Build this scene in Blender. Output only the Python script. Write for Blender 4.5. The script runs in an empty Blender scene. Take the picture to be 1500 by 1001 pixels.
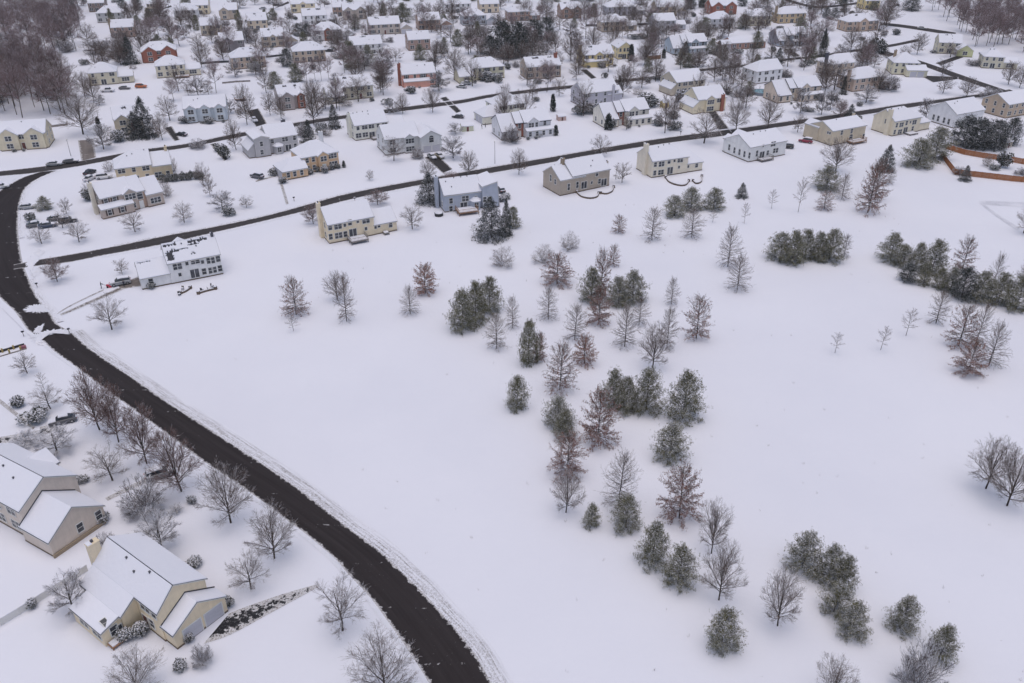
import bpy, bmesh, math, random
import numpy as np
from mathutils import Vector, Matrix

# ------------------------------------------------------------------ camera, world, sun, exposure
SC = bpy.context.scene
F, PITCH, HC = 1250.0, math.radians(30.3), 88.0        # focal length in photo pixels, downward tilt, height of the drone
CP, SP = math.cos(PITCH), math.sin(PITCH)
cam = bpy.data.cameras.new('camera'); cam_o = bpy.data.objects.new('camera', cam)
SC.collection.objects.link(cam_o); SC.camera = cam_o
cam.sensor_width = 36.0; cam.lens = 36.0 * F / 1500.0; cam.clip_end = 6000; cam.clip_start = 0.5
cam_o.location = (0, 0, HC); cam_o.rotation_euler = (math.pi / 2 - PITCH, 0, 0)

SUN_EL, SUN_AZ = math.radians(84), math.radians(190)   # azimuth clockwise from +Y
w = bpy.data.worlds.new('World'); SC.world = w; w.use_nodes = True
nt = w.node_tree; nt.nodes.clear()
sky = nt.nodes.new('ShaderNodeTexSky'); sky.sky_type = 'NISHITA'; sky.sun_disc = False
sky.sun_elevation = SUN_EL; sky.sun_rotation = SUN_AZ; sky.air_density = 1.0; sky.dust_density = 3.0; sky.ozone_density = 1.0
bg = nt.nodes.new('ShaderNodeBackground'); bg.inputs['Strength'].default_value = 0.10
wo = nt.nodes.new('ShaderNodeOutputWorld')
nt.links.new(sky.outputs[0], bg.inputs[0]); nt.links.new(bg.outputs[0], wo.inputs[0])
sl = bpy.data.lights.new('sun', 'SUN'); sl.energy = 1.0; sl.angle = math.radians(70); sl.color = (1.0, 0.93, 0.86)
so = bpy.data.objects.new('sun', sl); SC.collection.objects.link(so)
so.rotation_euler = (math.pi / 2 - SUN_EL, 0, math.pi - SUN_AZ); so.location = (0, 0, 300)
SC.view_settings.view_transform = 'Standard'; SC.view_settings.look = 'None'
SC.view_settings.exposure = 0.16; SC.view_settings.gamma = 1.0
SC.view_settings.use_curve_mapping = False
SC.cycles.max_bounces = 5; SC.cycles.diffuse_bounces = 3; SC.cycles.volume_bounces = 0

# ------------------------------------------------------------------ pixels to places
def gp(x, y, z=0.0):
    """photo pixel -> point at height z (the ground is z = 0)"""
    a = (x - 750) / F; b = -(y - 500.5) / F
    t = (HC - z) / (SP - CP * b)
    return Vector((a * t, (CP + SP * b) * t, z))
def top_z(p, yt):
    k = (500.5 - yt) / F
    return HC + p.y * (k * CP - SP) / (CP + k * SP)
def px(p):
    dep = p[1] * CP + (HC - p[2]) * SP; up = p[1] * SP + (p[2] - HC) * CP
    return 750 + F * p[0] / dep, 500.5 - F * up / dep
def depth(p): return p[1] * CP + (HC - p[2]) * SP

# ------------------------------------------------------------------ scene helpers
COL = SC.collection
def link(o, parent=None):
    COL.objects.link(o)
    if parent is not None: o.parent = parent
    return o
def tag(o, label=None, cat=None, group=None, kind=None):
    for k, v in (('label', label), ('category', cat), ('group', group), ('kind', kind)):
        if v: o[k] = v
    return o
def empty(name, loc, rz=0.0, scale=(1, 1, 1)):
    o = bpy.data.objects.new(name, None); link(o)
    o.empty_display_size = 0.2
    o.location = loc; o.rotation_euler = (0, 0, rz); o.scale = scale
    return o
def part(name, me, parent, loc=(0, 0, 0), rz=0.0, scale=None):
    o = bpy.data.objects.new(name, me); link(o, parent)
    if loc != (0, 0, 0): o.location = loc
    if rz: o.rotation_euler = (0, 0, rz)
    if scale: o.scale = scale
    return o
def mk(name, V, polys, mats=(), midx=None, uv=None, smooth=False):
    """mesh from numpy verts and a list of equal-sided poly arrays [(k x n), ...]"""
    me = bpy.data.meshes.new(name)
    V = np.asarray(V, np.float32).reshape(-1, 3)
    polys = [np.asarray(p, np.int32) for p in polys if len(p)]
    me.vertices.add(len(V)); me.vertices.foreach_set('co', V.ravel())
    loops = np.concatenate([p.ravel() for p in polys])
    tot = np.concatenate([np.full(len(p), p.shape[1], np.int32) for p in polys])
    start = np.concatenate([[0], np.cumsum(tot)[:-1]]).astype(np.int32)
    me.loops.add(len(loops)); me.loops.foreach_set('vertex_index', loops)
    me.polygons.add(len(tot)); me.polygons.foreach_set('loop_start', start)
    try: me.polygons.foreach_set('loop_total', tot)
    except Exception: pass
    if midx is not None: me.polygons.foreach_set('material_index', np.asarray(midx, np.int32))
    if smooth: me.polygons.foreach_set('use_smooth', np.ones(len(tot), bool))
    for m in mats: me.materials.append(m)
    if uv is not None:
        for nm, arr in uv.items():
            l = me.uv_layers.new(name=nm); l.data.foreach_set('uv', np.asarray(arr, np.float32)[loops].ravel())
    me.update(calc_edges=True); me.validate()
    return me
def bm_mesh(name, bm, mats, recalc=True):
    if recalc: bmesh.ops.recalc_face_normals(bm, faces=bm.faces)
    me = bpy.data.meshes.new(name); bm.to_mesh(me); bm.free()
    for m in mats: me.materials.append(m)
    return me
def bbox(bm, x0, x1, y0, y1, z0, z1, mi=0):
    v = [bm.verts.new(c) for c in ((x0,y0,z0),(x1,y0,z0),(x1,y1,z0),(x0,y1,z0),(x0,y0,z1),(x1,y0,z1),(x1,y1,z1),(x0,y1,z1))]
    for f in ((0,3,2,1),(4,5,6,7),(0,1,5,4),(1,2,6,5),(2,3,7,6),(3,0,4,7)):
        bm.faces.new([v[i] for i in f]).material_index = mi
def prism(bm, pts, t, mi_top=0, mi_side=0, mi_bot=None):
    """polygon extruded straight down by t"""
    a = [bm.verts.new(p) for p in pts]; b = [bm.verts.new((p[0], p[1], p[2] - t)) for p in pts]
    bm.faces.new(a).material_index = mi_top
    bm.faces.new(b[::-1]).material_index = mi_side if mi_bot is None else mi_bot
    n = len(pts)
    for i in range(n):
        bm.faces.new([a[i], b[i], b[(i + 1) % n], a[(i + 1) % n]]).material_index = mi_side

# ------------------------------------------------------------------ materials
def _mat(name):
    m = bpy.data.materials.new(name); m.use_nodes = True
    n = m.node_tree; b = n.nodes['Principled BSDF']
    return m, n, b
def _noise(n, scale, detail=4, rough=0.6, coord='Object', vec=None, mapscale=None):
    t = n.nodes.new('ShaderNodeTexNoise'); t.inputs['Scale'].default_value = scale
    t.inputs['Detail'].default_value = detail; t.inputs['Roughness'].default_value = rough
    if vec is None:
        if coord == 'Geometry': src = n.nodes.new('ShaderNodeNewGeometry').outputs['Position']
        else: src = n.nodes.new('ShaderNodeTexCoord').outputs[coord]
    else: src = vec
    if mapscale:
        mp = n.nodes.new('ShaderNodeMapping'); mp.inputs['Scale'].default_value = mapscale
        n.links.new(src, mp.inputs['Vector']); src = mp.outputs[0]
    n.links.new(src, t.inputs['Vector'])
    return t.outputs['Fac']
def _ramp(n, src, a, b, lo=0.0, hi=1.0):
    r = n.nodes.new('ShaderNodeMapRange'); r.inputs[1].default_value = a; r.inputs[2].default_value = b
    r.inputs[3].default_value = lo; r.inputs[4].default_value = hi
    n.links.new(src, r.inputs[0]); return r.outputs[0]
def _math(n, op, a, b=None):
    m = n.nodes.new('ShaderNodeMath'); m.operation = op
    for i, x in enumerate((a, b)):
        if x is None: continue
        if isinstance(x, (int, float)): m.inputs[i].default_value = x
        else: n.links.new(x, m.inputs[i])
    return m.outputs[0]
def _mix(n, fac, a, b):
    m = n.nodes.new('ShaderNodeMix'); m.data_type = 'RGBA'
    if isinstance(fac, (int, float)): m.inputs[0].default_value = fac
    else: n.links.new(fac, m.inputs[0])
    for i, x in ((6, a), (7, b)):
        if isinstance(x, tuple): m.inputs[i].default_value = (*x, 1) if len(x) == 3 else x
        else: n.links.new(x, m.inputs[i])
    return m.outputs[2]
def _bump(n, b, h, strength, dist):
    u = n.nodes.new('ShaderNodeBump'); u.inputs['Strength'].default_value = strength; u.inputs['Distance'].default_value = dist
    n.links.new(h, u.inputs['Height']); n.links.new(u.outputs[0], b.inputs['Normal'])
def _upz(n):
    g = n.nodes.new('ShaderNodeNewGeometry'); s = n.nodes.new('ShaderNodeSeparateXYZ')
    n.links.new(g.outputs['True Normal'], s.inputs[0]); return s.outputs['Z'], g

SNOW_C = (0.80, 0.80, 0.87)
def snow_mat(name, scale=0.5, bump=0.25, c2=(0.758, 0.76, 0.835), fine=6.0):
    m, n, b = _mat(name)
    g = n.nodes.new('ShaderNodeNewGeometry').outputs['Position']
    f = _ramp(n, _noise(n, scale * 0.06, 4, 0.55, vec=g), 0.35, 0.7)
    n.links.new(_mix(n, f, SNOW_C, c2), b.inputs['Base Color'])
    b.inputs['Roughness'].default_value = 0.75; b.inputs['Specular IOR Level'].default_value = 0.25
    h = _math(n, 'ADD', _noise(n, scale, 5, 0.6, vec=g), _math(n, 'MULTIPLY', _noise(n, fine, 3, 0.6, vec=g), 0.15))
    _bump(n, b, h, bump, 0.3)
    return m
def flat_mat(name, c, rough=0.6, var=0.12, scale=3.0, spec=0.3, metal=0.0):
    m, n, b = _mat(name)
    f = _ramp(n, _noise(n, scale, 4), 0.3, 0.7, 1 - var, 1 + var)
    mm = n.nodes.new('ShaderNodeVectorMath'); mm.operation = 'SCALE'; mm.inputs[0].default_value = c
    n.links.new(f, mm.inputs['Scale']); n.links.new(mm.outputs[0], b.inputs['Base Color'])
    b.inputs['Roughness'].default_value = rough; b.inputs['Specular IOR Level'].default_value = spec; b.inputs['Metallic'].default_value = metal
    return m
def siding_mat(name, c):
    m, n, b = _mat(name)
    tc = n.nodes.new('ShaderNodeTexCoord').outputs['Object']
    wv = n.nodes.new('ShaderNodeTexWave'); wv.wave_type = 'BANDS'; wv.bands_direction = 'Z'; wv.wave_profile = 'SAW'
    wv.inputs['Scale'].default_value = 1.4; n.links.new(tc, wv.inputs['Vector'])
    f = _ramp(n, _noise(n, 0.6, 5, 0.65, vec=tc), 0.3, 0.7, 0.9, 1.07)
    st = _ramp(n, _noise(n, 1.0, 4, 0.7, vec=tc, mapscale=(2.5, 2.5, 0.15)), 0.35, 0.75, 1.03, 0.93)
    f = _math(n, 'MULTIPLY', _math(n, 'MULTIPLY', f, st), _ramp(n, wv.outputs['Fac'], 0, 1, 0.95, 1.03))
    mm = n.nodes.new('ShaderNodeVectorMath'); mm.operation = 'SCALE'; mm.inputs[0].default_value = tuple(x * min(1.2, .84 / max(c)) for x in c)
    n.links.new(f, mm.inputs['Scale']); n.links.new(mm.outputs[0], b.inputs['Base Color'])
    b.inputs['Roughness'].default_value = 0.55; b.inputs['Specular IOR Level'].default_value = 0.3
    _bump(n, b, wv.outputs['Fac'], 0.4, 0.02)
    return m
def brick_mat(name, c):
    m, n, b = _mat(name)
    tc = n.nodes.new('ShaderNodeTexCoord').outputs['Object']
    f = _noise(n, 9.0, 3, 0.7, vec=tc, mapscale=(1, 1, 2.6))
    n.links.new(_mix(n, _ramp(n, f, 0.35, 0.65), tuple(x * 0.72 for x in c), tuple(min(1, x * 1.25) for x in c)), b.inputs['Base Color'])
    b.inputs['Roughness'].default_value = 0.8
    return m
def dusted_mat(name, c, amount=0.5, c2=None, rough=0.85, lo=0.25, hi=0.6, nscale=1.6):
    """bark or needles, with snow lying on what faces up"""
    m, n, b = _mat(name)
    z, g = _upz(n)
    base = _mix(n, _ramp(n, _noise(n, 0.9, 3, vec=g.outputs['Position']), 0.3, 0.7), c, c2 or tuple(x * 0.6 for x in c))
    up = _ramp(n, z, lo, hi)
    nz = _ramp(n, _noise(n, nscale, 3, 0.7, vec=g.outputs['Position']), 0.62 - amount * 0.45, 0.72 - amount * 0.45)
    n.links.new(_mix(n, _math(n, 'MULTIPLY', up, nz), base, SNOW_C), b.inputs['Base Color'])
    b.inputs['Roughness'].default_value = rough; b.inputs['Specular IOR Level'].default_value = 0.15
    return m
M = {}
M['snow'] = snow_mat('snow_field')
M['snow_roof'] = snow_mat('snow_roof', 1.3, 0.22, (0.775, 0.78, 0.855), 9.0)
M['snow_lump'] = snow_mat('snow_lump', 2.5, 0.5, (0.72, 0.725, 0.79), 9.0)
M['snow_trod'] = snow_mat('snow_trodden', 3.0, 0.9, (0.62, 0.62, 0.69), 8.0)
M['shingle'] = flat_mat('shingle', (0.055, 0.055, 0.065), 0.8, 0.3, 4)
M['fascia'] = flat_mat('fascia_trim', (0.70, 0.68, 0.64), 0.5, 0.06)
M['trim'] = flat_mat('window_trim', (0.74, 0.73, 0.71), 0.5, 0.05)
m, n, b = _mat('window_glass')
n.links.new(_mix(n, _ramp(n, _noise(n, 0.7, 2, coord='Geometry'), 0.4, 0.65), (0.03, 0.035, 0.045), (0.10, 0.105, 0.12)), b.inputs['Base Color'])
b.inputs['Roughness'].default_value = 0.12; M['glass'] = m
M['garage'] = flat_mat('garage_door_paint', (0.56, 0.55, 0.60), 0.5, 0.05)
M['door'] = flat_mat('door_paint', (0.16, 0.06, 0.05), 0.4, 0.1)
M['shutter'] = flat_mat('shutter_paint', (0.09, 0.06, 0.055), 0.5, 0.1)
M['vent'] = flat_mat('vent_metal', (0.10, 0.10, 0.12), 0.6, 0.2)
M['brick'] = brick_mat('brick_red', (0.34, 0.13, 0.09))
M['stone'] = brick_mat('stone_tan', (0.36, 0.28, 0.20))
M['found'] = flat_mat('foundation_block', (0.16, 0.12, 0.09), 0.9, 0.3, 1.5)
M['concrete'] = flat_mat('concrete', (0.36, 0.33, 0.29), 0.85, 0.15)
M['deck'] = flat_mat('deck_wood', (0.30, 0.17, 0.10), 0.7, 0.25, 5)
M['deckgrey'] = flat_mat('deck_grey_wood', (0.25, 0.22, 0.20), 0.7, 0.25, 5)
M['cedar'] = flat_mat('fence_cedar', (0.36, 0.145, 0.06), 0.75, 0.22, 2.5)
M['dark'] = flat_mat('dark_plastic', (0.035, 0.035, 0.04), 0.6, 0.2)
M['rubber'] = flat_mat('tyre_rubber', (0.02, 0.02, 0.022), 0.8, 0.2)
M['rim'] = flat_mat('wheel_rim', (0.35, 0.35, 0.36), 0.35, 0.1, metal=0.7)
M['lamp'] = flat_mat('car_lamp', (0.6, 0.6, 0.62), 0.2, 0.05)
M['bark'] = dusted_mat('bark', (0.085, 0.065, 0.052), 0.35, (0.05, 0.04, 0.034), lo=0.45, hi=0.8)
M['twig'] = dusted_mat('twigs', (0.175, 0.120, 0.092), 0.42, (0.115, 0.080, 0.062), lo=0.3, hi=0.7, nscale=2.2)
M['twig_red'] = dusted_mat('twigs_reddish', (0.235, 0.14, 0.12), 0.32, (0.15, 0.092, 0.08), lo=0.4, hi=0.8, nscale=2.2)
M['twig_snowy'] = dusted_mat('twigs_snowy', (0.16, 0.12, 0.11), 1.0, (0.09, 0.07, 0.065), lo=0.1, hi=0.45, nscale=2.0)
M['twig_mauve'] = dusted_mat('twigs_mauve', (0.31, 0.215, 0.21), 0.42, (0.20, 0.138, 0.135), lo=0.3, hi=0.7, nscale=0.8)
M['leaf'] = dusted_mat('oak_leaves_brown', (0.40, 0.165, 0.09), 0.30, (0.27, 0.11, 0.065), lo=0.35, hi=0.7, nscale=3)
M['leaf_tan'] = dusted_mat('oak_leaves_rose', (0.36, 0.175, 0.125), 0.33, (0.24, 0.115, 0.088), lo=0.3, hi=0.6, nscale=3)
M['needle'] = dusted_mat('pine_needles', (0.200, 0.186, 0.080), 0.40, (0.095, 0.092, 0.040), lo=0.35, hi=0.8, nscale=1.2)
M['needle_dk'] = dusted_mat('spruce_needles', (0.038, 0.048, 0.036), 0.35, (0.022, 0.028, 0.022), lo=0.4, hi=0.85, nscale=1.2)
M['needle_ol'] = dusted_mat('shrub_leaves', (0.062, 0.066, 0.038), 0.45, (0.035, 0.04, 0.024), lo=0.35, hi=0.8, nscale=3)
# ------------------------------------------------------------------ ground and roads
def resample(pts, n):
    P = np.array([(p[0], p[1]) for p in pts]); 
    # Catmull-Rom, then even arc length
    Q = np.vstack([2 * P[0] - P[1], P, 2 * P[-1] - P[-2]]); out = []
    for i in range(1, len(Q) - 2):
        for t in np.linspace(0, 1, 12, endpoint=False):
            a, b, c, d = Q[i - 1], Q[i], Q[i + 1], Q[i + 2]
            out.append(0.5 * (2 * b + (c - a) * t + (2 * a - 5 * b + 4 * c - d) * t * t + (3 * b - a - 3 * c + d) * t ** 3))
    out.append(P[-1]); out = np.array(out)
    s = np.concatenate([[0], np.cumsum(np.hypot(*np.diff(out, axis=0).T))])
    q = np.linspace(0, s[-1], n)
    return np.stack([np.interp(q, s, out[:, 0]), np.interp(q, s, out[:, 1])], 1), s[-1]
def strip(name, left, right, z, mat, step=2.0, cross=6, zf=None, world=False):
    """a sheet between two edges (photo pixels on the ground); UV = metres from the left / right edge and along"""
    L = left if world else [gp(*p) for p in left]; R = right if world else [gp(*p) for p in right]
    _, ln = resample(L, 10); n = max(4, int(ln / step))
    L, sl_ = resample(L, n); R, sr = resample(R, n)
    V, u1, u2 = [], [], []
    along = np.concatenate([[0], np.cumsum(np.hypot(*np.diff((L + R) / 2, axis=0).T))])
    for i in range(n):
        wd = float(np.hypot(*(R[i] - L[i])))
        for j in range(cross + 1):
            t = j / cross; p = L[i] * (1 - t) + R[i] * t
            zz = z + (zf(t, along[i]) if zf else 0)
            V.append((p[0], p[1], zz)); u1.append((t * wd, along[i])); u2.append(((1 - t) * wd, along[i]))
    c = cross + 1
    q = [(i * c + j, i * c + j + 1, (i + 1) * c + j + 1, (i + 1) * c + j) for i in range(n - 1) for j in range(cross)]
    me = mk(name, V, [q], [mat], uv={'UVMap': u1, 'UVRight': u2}, smooth=bool(zf))
    return link(bpy.data.objects.new(name, me))
def road_mat(name, edge=0.5, slush=0.5, c=(0.0275, 0.0228, 0.0240)):
    m, n, b = _mat(name)
    A = n.nodes.new('ShaderNodeUVMap'); A.uv_map = 'UVMap'; B = n.nodes.new('ShaderNodeUVMap'); B.uv_map = 'UVRight'
    sa = n.nodes.new('ShaderNodeSeparateXYZ'); sb = n.nodes.new('ShaderNodeSeparateXYZ')
    n.links.new(A.outputs[0], sa.inputs[0]); n.links.new(B.outputs[0], sb.inputs[0])
    pos = n.nodes.new('ShaderNodeNewGeometry').outputs['Position']
    d = _math(n, 'MINIMUM', sa.outputs['X'], sb.outputs['X'])
    nz = _noise(n, 1.1, 6, 0.72, vec=pos)
    e = _math(n, 'SUBTRACT', d, _ramp(n, nz, 0.35, 0.75, -0.2 * edge, 1.6 * edge))
    snow = _ramp(n, e, 0.0, 0.25, 1, 0)
    # thin transverse seams with snow left in them, slush specks
    seam = _noise(n, 1.0, 3, 0.6, vec=A.outputs[0], mapscale=(0.25, 1.0, 1))
    wv = n.nodes.new('ShaderNodeTexWave'); wv.bands_direction = 'Y'; wv.inputs['Scale'].default_value = 0.028
    wv.inputs['Distortion'].default_value = 2.5; wv.inputs['Detail'].default_value = 3; n.links.new(A.outputs[0], wv.inputs['Vector'])
    line = _math(n, 'MULTIPLY', _ramp(n, wv.outputs['Fac'], 0.9975, 0.9995), _ramp(n, _noise(n, 0.9, 3, 0.7, vec=pos), 0.56, 0.66))
    speck = _math(n, 'MULTIPLY', _ramp(n, _noise(n, 3.0, 4, 0.75, vec=pos), 0.68 - 0.03 * slush, 0.74), _ramp(n, _noise(n, 0.09, 2, vec=pos), 0.42, 0.62, 0.0, 0.7))
    s = _math(n, 'MAXIMUM', snow, _math(n, 'MAXIMUM', line, speck))
    tone = _ramp(n, _noise(n, 0.35, 5, 0.65, vec=A.outputs[0], mapscale=(2.2, 0.12, 1)), 0.3, 0.7)
    base = _mix(n, tone, c, tuple(x * 1.5 + 0.004 for x in c))
    grit = _mix(n, _ramp(n, _noise(n, 5.0, 3, 0.7, vec=pos), 0.45, 0.65), (0.62, 0.61, 0.64), (0.30, 0.27, 0.25))
    n.links.new(_mix(n, s, base, grit), b.inputs['Base Color'])
    b.inputs['Roughness'].default_value = 0.75; b.inputs['Specular IOR Level'].default_value = 0.08
    _bump(n, b, _noise(n, 6, 3, vec=pos), 0.3, 0.03)
    return m
def verge_mat(name, dirt=0.5):
    m, n, b = _mat(name)
    A = n.nodes.new('ShaderNodeUVMap'); A.uv_map = 'UVMap'
    B = n.nodes.new('ShaderNodeUVMap'); B.uv_map = 'UVRight'
    sa = n.nodes.new('ShaderNodeSeparateXYZ'); n.links.new(A.outputs[0], sa.inputs[0])
    sb = n.nodes.new('ShaderNodeSeparateXYZ'); n.links.new(B.outputs[0], sb.inputs[0])
    pos = n.nodes.new('ShaderNodeNewGeometry').outputs['Position']
    streak = _noise(n, 1.0, 5, 0.7, vec=A.outputs[0], mapscale=(3.5, 0.10, 1))
    speck = _noise(n, 4.5, 5, 0.75, vec=pos)
    near = _ramp(n, sa.outputs['X'], 0.0, 2.6, 1.0, 0.0)
    f1 = _math(n, 'MULTIPLY', _ramp(n, streak, 0.56 - 0.06 * dirt, 0.64), _ramp(n, speck, 0.38, 0.55))
    f2 = _math(n, 'MULTIPLY', _ramp(n, speck, 0.50, 0.62), _math(n, 'POWER', near, 1.6))
    f = _math(n, 'MULTIPLY', _math(n, 'MAXIMUM', f1, f2), _ramp(n, sb.outputs['X'], 0.0, 0.9, 0.0, 0.9))
    n.links.new(_mix(n, f, SNOW_C, (0.16, 0.135, 0.115)), b.inputs['Base Color'])
    b.inputs['Roughness'].default_value = 0.8; b.inputs['Specular IOR Level'].default_value = 0.2
    _bump(n, b, _math(n, 'ADD', streak, speck), 0.5, 0.12)
    return m
M['road'] = road_mat('asphalt_main', 0.55, 1.0)
M['street'] = road_mat('asphalt_street', 0.35, 0.3, (0.046, 0.041, 0.042))
M['drive'] = road_mat('asphalt_drive', 0.5, 0.4, (0.038, 0.035, 0.036))
M['drive_slush'] = road_mat('asphalt_drive_slush', 2.0, 4.6, (0.020, 0.020, 0.023))
M['paver'] = road_mat('paver_drive', 0.7, 5.0, (0.15, 0.13, 0.122))
M['verge'] = verge_mat('verge_dirty', 2.2)
M['verge_l'] = verge_mat('verge_light', 0.2)

gs = 1500.0
bm = bmesh.new(); bmesh.ops.create_grid(bm, x_segments=1, y_segments=1, size=gs)
g = link(bpy.data.objects.new('ground', bm_mesh('ground', bm, [M['snow']], False))); g.location = (0, 620, 0); tag(g, 'snow covered ground of the field and yards', kind='structure')

MAIN_L = [(640,1030),(627,1000),(598,954),(567,910),(541,875),(510,842),(488,817),(444,780),(424,766),(388,738),(360,718),(318,690),(292,672),(225,622),(160,575),(103,532),(79,515),(58,496),(41,484),(22,457),(0,436),(-22,405),(-34,370),(-34,330),(-22,300),(0,279),(18,268),(36,259),(60,252)]
MAIN_R = [(741,1030),(722,1001),(700,962),(676,930),(649,900),(625,872),(590,838),(556,806),(515,776),(482,750),(442,719),(395,686),(352,658),(300,624),(250,592),(214,567),(173,539),(134,512),(106,488),(83,474),(72,456),(55,436),(43,410),(33,383),(28,350),(27,320),(30,296),(38,276),(56,262),(84,250)]
tag(strip('main_road', MAIN_L, MAIN_R, 0.020, M['road'], 2.0, 8), kind='structure')
C_T = [(-80,258),(0,251),(70,243),(118,236),(172,226),(212,219),(278,210),(340,197),(400,186),(462,175),(508,168.5),(592,157),(672,147),(712,139.5),(750,134.5),(800,128.5),(842,124.5),(878,119.5),(950,112.5),(1020,102),(1092,94.5),(1160,85),(1194,82),(1236,75),(1300,66),(1345,57)]
C_B = [(-80,268),(0,258.5),(40,255),(76,250),(118,243.5),(160,235.5),(212,226),(278,216),(340,203.5),(400,192),(462,181),(508,174),(592,163),(672,152.5),(712,144.5),(750,139.5),(800,133.5),(842,129.5),(878,124.5),(950,117),(1020,106),(1092,98.5),(1160,88.5),(1194,85.5),(1236,78.5),(1300,70),(1348,60.5)]
tag(strip('middle_street', C_B, C_T, 0.026, M['street'], 3.0, 6), kind='structure')
B_T = [(20,388),(60,380),(91,375),(168,361),(250,344),(310,333),(390,316),(460,297),(500,286),(550,275.5),(616,263.5),(672,253.5),(720,245),(800,231.5),(846,223.5),(930,209),(990,200),(1030,195),(1080,188.5),(1140,180),(1200,171.5),(1256,163),(1324,152.5),(1398,143),(1456,135),(1478,131)]
B_B = [(20,395),(60,389),(96,385.5),(149,375),(238,358.5),(310,342),(390,323.5),(460,306.5),(500,296),(550,284.5),(616,271.5),(672,262),(720,254),(800,240),(860,228.5),(938,216),(1000,207),(1050,201),(1090,194.5),(1140,187),(1200,178),(1256,170),(1324,159.5),(1400,147.5),(1460,139.5),(1488,135)]
tag(strip('near_street', B_B, B_T, 0.026, M['street'], 3.0, 6), kind='structure')
tag(strip('side_street', [(1275,77),(1342,94),(1395,113),(1440,128),(1500,149),(1560,170)], [(1282,71),(1344,88),(1400,107),(1440,121),(1500,141),(1560,161)], 0.031, M['street'], 3.0, 4), kind='structure')
tag(strip('back_street', [(1150,2),(1192,12),(1225,10.5),(1275,4)], [(1150,-2),(1192,8.5),(1225,7.5),(1275,0.5)], 0.02, M['street'], 4.0, 4), kind='structure')
tag(strip('back_street', [(1290,37),(1320,40.5),(1356,46),(1400,53)], [(1290,33),(1320,36),(1356,41),(1400,48)], 0.02, M['street'], 4.0, 4), kind='structure')
tag(strip('back_street', [(386,24),(400,14),(424,5)], [(392,21),(404,11.5),(422,2)], 0.02, M['street'], 4.0, 3), kind='structure')
tag(strip('back_street', [(214,30),(228,18),(252,10)], [(220,27),(232,16),(250,8)], 0.02, M['street'], 4.0, 3), kind='structure')

# ploughed snow along the kerbs: raised, lumpy, dirtier by the main road
def offset(pts, d):
    P = np.array([tuple(gp(*p))[:2] for p in pts]); T = np.gradient(P, axis=0); T /= np.hypot(T[:, 0], T[:, 1])[:, None]
    return [Vector((p[0] + d * t[1], p[1] - d * t[0], 0)) for p, t in zip(P, T)]      # +d is to the right of travel
_rb = random.Random(4); _ph = [_rb.uniform(0, 6.28) for _ in range(12)]
def lump(s, k): return 0.5 + 0.22 * math.sin(s * 0.9 + _ph[k]) + 0.16 * math.sin(s * 2.3 + _ph[k + 1]) + 0.12 * math.sin(s * 0.23 + _ph[k + 2])
def bank(name, pts, d0, d1, h, mat, k):
    prof = lambda t, s: h * max(0.0, lump(s, k)) * (math.sin(math.pi * min(1, max(0, t))) ** 1.2) + 0.012 * math.sin(s * 4 + t * 9) * (0 < t < 1)
    o = strip(name, offset(pts, d0), offset(pts, d1), 0.034, mat, 0.7, 6, prof, world=True)
    return tag(o, kind='stuff')
bank('snow_bank', [(741,1030)] + MAIN_R[1:19], -0.15, 2.3, 0.16, M['verge'], 0)
bank('snow_bank', MAIN_L[:19], 0.05, -0.7, 0.10, M['snow_lump'], 2)
bank('snow_bank', MAIN_R[19:23], -0.1, 1.6, 0.2, M['verge_l'], 3); bank('snow_bank', MAIN_R[24:], -0.1, 1.4, 0.16, M['verge_l'], 3)
bank('snow_bank', B_T[3:-1], 0.05, -1.2, 0.22, M['verge_l'], 1); bank('snow_bank', B_B[3:-1], -0.05, 1.1, 0.22, M['verge_l'], 4)
bank('snow_bank', C_T[4:-1], 0.05, -1.2, 0.22, M['verge_l'], 5); bank('snow_bank', C_B[5:-1], -0.05, 1.1, 0.22, M['verge_l'], 6)

def heap(name, poly, h, mat, seed, z=0.03, kind='stuff'):
    """a low lumpy snow heap over a pixel polygon"""
    P = [gp(*p) for p in poly]; c = sum(P, Vector()) / len(P); r = random.Random(seed)
    N = 90; ring = []
    pts = np.array([(p.x, p.y) for p in P + [P[0]]]); s = np.concatenate([[0], np.cumsum(np.hypot(*np.diff(pts, axis=0).T))])
    q = np.linspace(0, s[-1], N, endpoint=False); ex = np.interp(q, s, pts[:, 0]); ey = np.interp(q, s, pts[:, 1])
    V = []; K = 5
    for k in range(K):
        f = 1 - k / K
        for i in range(N):
            j = 1 + (r.uniform(-0.30, 0.30) if k == 0 else r.uniform(-0.08, 0.08))
            zz = z if k == 0 else z + h * (1 - f) ** 0.5 * r.uniform(0.6, 1.2)
            V.append((c.x + (ex[i] - c.x) * f * j, c.y + (ey[i] - c.y) * f * j, zz))
    V.append((c.x, c.y, z + h)); Q = []; T = []
    for k in range(K - 1):
        for i in range(N): Q.append((k * N + i, k * N + (i + 1) % N, (k + 1) * N + (i + 1) % N, (k + 1) * N + i))
    for i in range(N): T.append(((K - 1) * N + i, (K - 1) * N + (i + 1) % N, K * N))
    return tag(link(bpy.data.objects.new(name, mk(name, V, [Q, T], [mat]))), kind=kind)
heap('snow_pile', [(46,496),(58,487),(74,484),(92,481),(108,485),(98,490),(80,489),(64,494),(56,502)], 0.25, M['snow_lump'], 1)
heap('snow_pile', [(48,488),(54,479),(64,475),(62,482),(58,490)], 0.22, M['snow_lump'], 2)
heap('snow_pile', [(32,455),(44,448),(60,446),(78,456),(60,458),(46,458)], 0.18, M['snow_lump'], 3)
heap('snow_pile', [(38,384),(44,374),(52,370),(58,378),(50,390),(46,402),(41,396)], 0.12, M['verge'], 4)
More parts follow.
